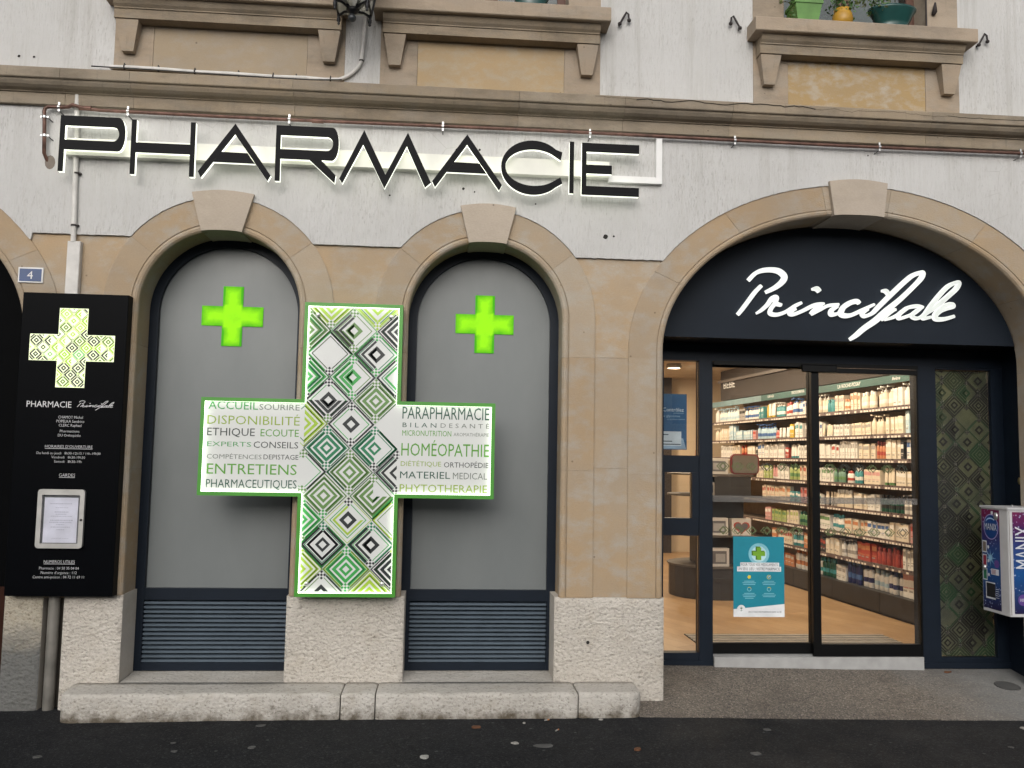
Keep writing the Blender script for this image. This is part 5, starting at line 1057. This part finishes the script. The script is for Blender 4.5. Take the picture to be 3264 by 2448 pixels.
for x, z in ((-2.561, 3.58), (-2.557, 3.215)): MB().lathe([(.021, -.006), (.021, .006)], (x, -.036, z), 10).box(x + .014, x + .03, -.045, -.02, z - .005, z + .005).build('pipe_clamp', IRON, wc)
dp = thing('downpipe', 'dark rain downpipe in the recess below the black board', 'downpipe', (-2.555, .01, 0))
MB().tube([(-2.555, .012, -.04), (-2.555, .012, .74)], .036, 14).build('pipe', plain('stained_zinc', (.20, .19, .17), .5, .3, var=.3, scale=5), dp)
# lantern
LN = thing('street_lantern', 'black iron wall lantern with a ball finial between the upper windows', 'lantern', (-.68, -.45, 4.55))
lc = (-.672, -.45); w0, w1, z0, z1 = .108, .168, 4.655, 5.02
def lcp(sx, sy, t, k=1): r = w0 + (w1 - w0) * t; return (lc[0] + sx * r * k, lc[1] + sy * r * k, z0 + (z1 - z0) * t)
mb = MB()
for sx, sy in ((-1, -1), (1, -1), (1, 1), (-1, 1)):
    mb.tube([lcp(sx, sy, -.06), lcp(sx, sy, 1)], .009, 8); p = lcp(sx, sy, -.06)
    mb.lathe([(.003, -.045), (.010, -.036), (.006, -.028), (.012, -.018), (.014, 0), (.008, .012)], p, 8)
for t in (0.02, 1):
    c4_ = [lcp(-1, -1, t), lcp(1, -1, t), lcp(1, 1, t), lcp(-1, 1, t)]
    for i in range(4):
        a, b = Vector(c4_[i]), Vector(c4_[(i + 1) % 4])
        mid = (a + b) / 2
        if t < .5:
            ctr = Vector((lc[0], lc[1], z0)); mb.tube([a, a.lerp(b, .25) + Vector((0, 0, .02)), mid + Vector((0, 0, .012)), a.lerp(b, .75) + Vector((0, 0, .02)), b], .008, 6)
        else: mb.tube([a, b], .010, 6)
for sx, sy in ((-1, -1), (1, -1), (1, 1), (-1, 1)):
    a = Vector(lcp(sx, sy, .40)); b = Vector((lc[0] + sx * .02, lc[1] + sy * .02, z0 - .01)); m_ = a.lerp(b, .5) + Vector((0, 0, .022)); mb.tube([a, a.lerp(m_, .5) + Vector((0, 0, .006)), m_, b], .009, 6)
    c_ = Vector(lcp(sx, sy, 0)); mb.tube([c_, c_.lerp(b, .5) + Vector((0, 0, .012)), b], .009, 6)
mb.lathe([(.03, 0), (.045, -.012), (.03, -.03), (.014, -.045), (.012, -.055)], (lc[0], lc[1], z0 + .005), 12)
mb.build('lantern_cage', plain('black_iron', (.012, .012, .014), .45, .4), LN)
mb = MB().lathe([(.004, -.028), (.018, -.022), (.027, -.009), (.028, 0), (.026, .010), (.016, .023), (.006, .03)], (lc[0] - .004, lc[1], 4.590), 16); mb.build('ball_finial', plain('grey_ball', (.05, .055, .06), .35, .4), LN)
mb = MB(); v8 = [lcp(sx, sy, t, .97) for t in (.03, .99) for sx, sy in ((-1, -1), (1, -1), (1, 1), (-1, 1))]
mb.add(v8, [(i, (i + 1) % 4, (i + 1) % 4 + 4, i + 4) for i in range(4)] + [(0, 3, 2, 1)], 0); mb.build('lantern_glass', mk_film('milky_glass', (.55, .54, .46), .45, .15), LN)
mb = MB(); v8 = [(lc[0] + sx * .21, lc[1] + sy * .21, 5.03) for sx, sy in ((-1, -1), (1, -1), (1, 1), (-1, 1))] + [(lc[0] + sx * .05, lc[1] + sy * .05, 5.2) for sx, sy in ((-1, -1), (1, -1), (1, 1), (-1, 1))]
mb.add(v8, [(i, (i + 1) % 4, (i + 1) % 4 + 4, i + 4) for i in range(4)] + [(0, 3, 2, 1), (4, 5, 6, 7)], 0); mb.build('lantern_roof', plain('black_iron', (.012, .012, .014), .45, .4), LN)
mb = MB().tube([(lc[0], lc[1], 5.19), (lc[0], lc[1], 5.30), (lc[0], -.3, 5.36), (lc[0], -.02, 5.36)], .016, 8).box(lc[0] - .05, lc[0] + .05, -.035, -.0205, 5.2, 5.5); mb.build('wall_bracket', plain('black_iron', (.012, .012, .014), .45, .4), LN)
# =================================================================== pots on the sills
LEAF = [plain('leaf_green', (.05, .12, .025), .6, var=.3, scale=40), plain('leaf_olive', (.09, .11, .03), .6, var=.3, scale=40), plain('leaf_yellow', (.20, .20, .04), .6)]
def leaves(mb, c, n_, sp, hh, rng, ls=.02, mis=(0, 1)):
    for i in range(n_):
        b = Vector((c[0] + rng.gauss(0, sp[0]), c[1] + rng.gauss(0, sp[1]), c[2] + rng.random() * hh)); d = Vector((rng.gauss(0, 1), rng.gauss(0, .8), rng.gauss(.3, .7))).normalized(); q = d.cross(Vector((rng.gauss(0, 1), rng.gauss(0, 1), rng.gauss(0, 1)))).normalized(); L = ls * rng.uniform(.6, 1.3)
        mb.add([b, b + d * L * .5 + q * L * .28, b + d * L, b + d * L * .5 - q * L * .28], [(0, 1, 2, 3)], rng.choice(mis))
def stems(mb, c, n_, hh, rng, mi=0):
    for i in range(n_):
        a = Vector((c[0] + rng.gauss(0, .03), c[1], c[2])); b = a + Vector((rng.gauss(0, .05), rng.gauss(0, .03), hh * rng.uniform(.6, 1.1))); mb.tube([a, a.lerp(b, .5) + Vector((rng.gauss(0, .012), 0, 0)), b], .0018, 5, mi)
rng = random.Random(2); SZ = 4.911
p1 = thing('plant_pot', 'square lime green planter with a straggly plant on the right window sill', 'plant pot', (2.59, -.08, SZ))
mb = MB(); tp, bt = (2.495, 2.695, -.17, .01), (2.52, 2.672, -.15, -.01)
def frus(mb, b_, t_, z0, z1, mi=0):
    v = [(x, y, z0) for x, y in ((b_[0], b_[2]), (b_[1], b_[2]), (b_[1], b_[3]), (b_[0], b_[3]))] + [(x, y, z1) for x, y in ((t_[0], t_[2]), (t_[1], t_[2]), (t_[1], t_[3]), (t_[0], t_[3]))]
    mb.add(v, [(3, 2, 1, 0), (4, 5, 6, 7)] + [(i, (i + 1) % 4, (i + 1) % 4 + 4, i + 4) for i in range(4)], mi)
frus(mb, bt, tp, SZ, 5.045); mb.box(2.488, 2.702, -.177, .017, 5.045, 5.07); mb.build('pot', plain('lime_plastic', (.105, .235, .055), .55, var=.2), p1)
mb = MB(); leaves(mb, (2.53, -.08, 5.07), 150, (.07, .05), .18, rng, .034); leaves(mb, (2.66, -.08, 5.08), 30, (.012, .02), .16, rng, .02, (2, 1)); stems(mb, (2.55, -.08, 5.06), 7, .2, rng); leaves(mb, (2.485, -.12, 4.95), 34, (.014, .02), .15, rng, .026); mb.build('foliage', LEAF, p1)
p2 = thing('plant_pot', 'round yellow ceramic pot with a small dark plant on the right window sill', 'plant pot', (2.885, -.09, SZ))
MB().lathe([(.05, 0), (.07, .02), (.076, .06), (.068, .10), (.058, .115), (.062, .135), (.055, .135), (.05, .11)], (2.885, -.09, SZ), 22).build('pot', plain('yellow_glaze', (.43, .235, .025), .4, var=.2), p2)
mb = MB(); leaves(mb, (2.87, -.10, 5.02), 150, (.05, .045), .10, rng, .034, (0,)); leaves(mb, (2.99, -.09, 5.08), 50, (.06, .03), .06, rng, .03, (0, 1)); stems(mb, (2.9, -.09, 5.03), 5, .12, rng); mb.build('foliage', LEAF, p2)
GRB = plain('dark_green_glaze', (.012, .055, .05), .25, var=.2)
def bowl_pot(cx, lab, r, hh, fol):
    t = thing('bowl_planter', lab, 'plant bowl', (cx, -.06, SZ))
    MB().lathe([(r * .62, 0), (r * .62, hh * .1), (r * .56, hh * .16), (r * .72, hh * .4), (r * .86, hh * .72), (r, hh * .92), (r * 1.02, hh), (r * .96, hh), (r * .82, hh * .8)], (cx, -.06, SZ), 30, 0, 'z', 1, .62).build('bowl', GRB, t)
    mb = MB(); leaves(mb, (cx - r * .75, -.1, SZ + hh * .7), fol * 3, (.06, .03), .12, rng, .03, (0, 1)); stems(mb, (cx - r * .7, -.08, SZ + hh * .9), 4, .1, rng); mb.build('foliage', LEAF, t)
bowl_pot(3.285, 'wide dark green glazed bowl on the right end of the window sill', .18, .17, 40); bowl_pot(.56, 'dark green bowl on the sill of the middle upper window', .17, .20, 10)
# =================================================================== kerb stones
def kstone(x0, x1, lab, rl=0., rr=0., sd=0):
    mb = MB(); L = x1 - x0; nx = max(6, int(L / .02)); prof = [(-.298, -.09), (-.300, .0), (-.301, .06), (-.301, .125), (-.298, .138), (-.288, .147), (-.26, .150), (-.16, .151), (-.08, .151), (-.013, .152), (-.013, -.09)]
    vs = []
    for i in range(nx + 1):
        x = x0 + .003 + (L - .006) * i / nx; dl, dr = x - x0, x1 - x; ins = 0
        if rl and dl < rl: ins = rl - math.sqrt(max(0, rl * rl - (rl - dl) ** 2))
        if rr and dr < rr: ins = max(ins, rr - math.sqrt(max(0, rr * rr - (rr - dr) ** 2)))
        ch = .010 * max(0, 1 - min(dl, dr) / .02)
        for j, (y, z) in enumerate(prof):
            a = .009 * noise.noise((x * 7 + sd, y * 8, z * 8)) + .005 * noise.noise((x * 26, y * 20 + sd, z * 26)); top = z > .14
            yy = min(y + (ins if y < -.1 else 0), -.013); vs.append((x, yy + (a if y < -.05 and not top else 0) + (ch if y < -.2 else 0), z + (a * .6 if top and y < -.05 else 0) - (ch if top else 0) - (.5 * ins * .2 if top and y < -.2 else 0)))
    m = len(prof); mb.add(vs, [(i * m + j, i * m + j + 1, (i + 1) * m + j + 1, (i + 1) * m + j) for i in range(nx) for j in range(m - 1)], 0, True); mb.add(vs, [tuple(range(m - 1, -1, -1)), tuple(range(nx * m, (nx + 1) * m))], 0)
    return tag(mb.build('kerb_stone', KERB), lab, 'kerb stone', 'stone blocks along the foot of the wall')
kstone(-2.385, -.620, 'longest pale stone block at the wall foot below the window by the black board', .10, 0, 1); kstone(-.618, -.398, 'shortest stone block of the wall foot below the big green cross', 0, 0, 5)
kstone(-.396, .925, 'long pale stone block at the wall foot below the window next to the entrance', 0, 0, 9); kstone(.927, 1.357, 'rounded stone end block with brown stain beside the entrance pavement', 0, .09, 14)
# =================================================================== street litter
GUM = plain('pale_gum', (.075, .075, .074), .85, var=.4); PAP = plain('white_scrap', (.30, .29, .27), .7)
def scrap(x, y, r, lab, nm, cat, m, sx=1.0, rot=0., th=.003):
    mb = MB(); rg = random.Random(int(x * 1000)); pts = [(r * rg.uniform(.75, 1.15) * math.cos(2 * math.pi * i / 9) * sx, r * rg.uniform(.75, 1.15) * math.sin(2 * math.pi * i / 9)) for i in range(9)]
    c, s_ = math.cos(rot), math.sin(rot); z = asph_z(x) + (0 if y > -3 else 0) + .0035
    P = [(x + a * c - b * s_, y + a * s_ + b * c) for a, b in pts]
    mb.add([(a, b, z + th) for a, b in P] + [(a, b, z - .004) for a, b in P], [tuple(range(9))] + [(i, (i + 1) % 9, (i + 1) % 9 + 9, i + 9) for i in range(9)], 0); tag(mb.build(nm, m), lab, cat)
def butt(x, y, rot, lab):
    t = thing('cigarette_butt', lab, 'cigarette butt', (x, y, asph_z(x) + .006)); c, s_ = math.cos(rot), math.sin(rot); z = asph_z(x) + .009
    MB().tube([(x - .016 * c, y - .016 * s_, z), (x + .004 * c, y + .004 * s_, z)], .0045, 8).build('paper_end', PAP, t); MB().tube([(x + .004 * c, y + .004 * s_, z), (x + .02 * c, y + .02 * s_, z)], .0046, 8).build('filter_end', plain('filter_orange', (.42, .17, .06), .7), t)
for x, y, r, sx, rot, lab in ((-1.09, -.41, .022, 1.5, .2, 'large pale gum spot on the asphalt below the left arched window'), (-1.53, -.72, .013, 1.3, .1, 'upper of two small gum spots on the asphalt below the left window'), (-1.48, -.87, .014, 1.4, 2.9, 'lower of two small gum spots on the asphalt below the left window'), (-1.06, -.82, .020, 1.4, .5, 'mid grey gum spot right of two small ones on the asphalt'), (-2.21, -.92, .018, 1.5, .1, 'flattened gum spot at the bottom left on the asphalt'), (.64, -.84, .035, 2.0, .1, 'long faint grey smear of gum on the asphalt before the entrance window'), (1.87, -.98, .030, 1.2, .3, 'round grey gum spot on the asphalt before the entrance near the road'), (2.11, -.52, .022, 1.4, .2, 'grey gum spot on the asphalt close to the entrance pavement edge'), (3.54, -.83, .016, 1.3, 0, 'small gum spot at the right on the asphalt before the dispenser')):
    scrap(x, y, r, lab, 'gum_spot', 'gum spot', GUM, sx, rot, .001)
scrap(.47, -.79, .017, 'bright white oval scrap on the asphalt', 'paper_scrap', 'paper scrap', PAP, 1.5, .1); scrap(.56, -.40, .009, 'tiny white scrap on the asphalt right of the dead leaf', 'paper_scrap', 'paper scrap', PAP)
scrap(1.07, -.335, .011, 'small white scrap at the foot of the brown stained end stone', 'paper_scrap', 'paper scrap', PAP, 1.4); scrap(-.06, -1.02, .020, 'crumpled greyish paper on the asphalt at the bottom of the picture', 'paper_scrap', 'paper scrap', plain('grey_paper', (.35, .35, .33), .8), 1.3, .3, .008); scrap(3.89, -.45, .022, 'white paper corner at the right edge of the asphalt', 'paper_scrap', 'paper scrap', PAP, 1.2)
DL = plain('dead_leaf_brown', (.13, .055, .025), .8)
scrap(.25, -.48, .020, 'torn orange brown leaf on the asphalt below the right arched window', 'dead_leaf', 'leaf', DL, 1.6, .1, .006); scrap(1.18, -.92, .020, 'small reddish leaf on the asphalt left of the entrance', 'dead_leaf', 'leaf', DL, 1.2, .8, .006)
butt(.71, -.36, .5, 'pale cigarette butt by the foot of the kerb stones'); butt(.75, -.57, .9, 'orange tipped cigarette butt farther out on the asphalt')
mb = MB()
P = [(4.0 + a, .60 + b) for a, b in ((-.035, -.004), (-.01, -.012), (.03, .006), (.036, .014), (.01, .008), (-.02, .012))]
mb.add([(x, y, slab_z(x, y) + .011) for x, y in P] + [(x, y, slab_z(x, y) + .002) for x, y in P], [tuple(range(6))] + [(i, (i + 1) % 6, (i + 1) % 6 + 6, i + 6) for i in range(6)], 0); tag(mb.build('dead_leaf', DL), 'dark curled leaf on the entrance pavement before the patterned side glass', 'leaf')
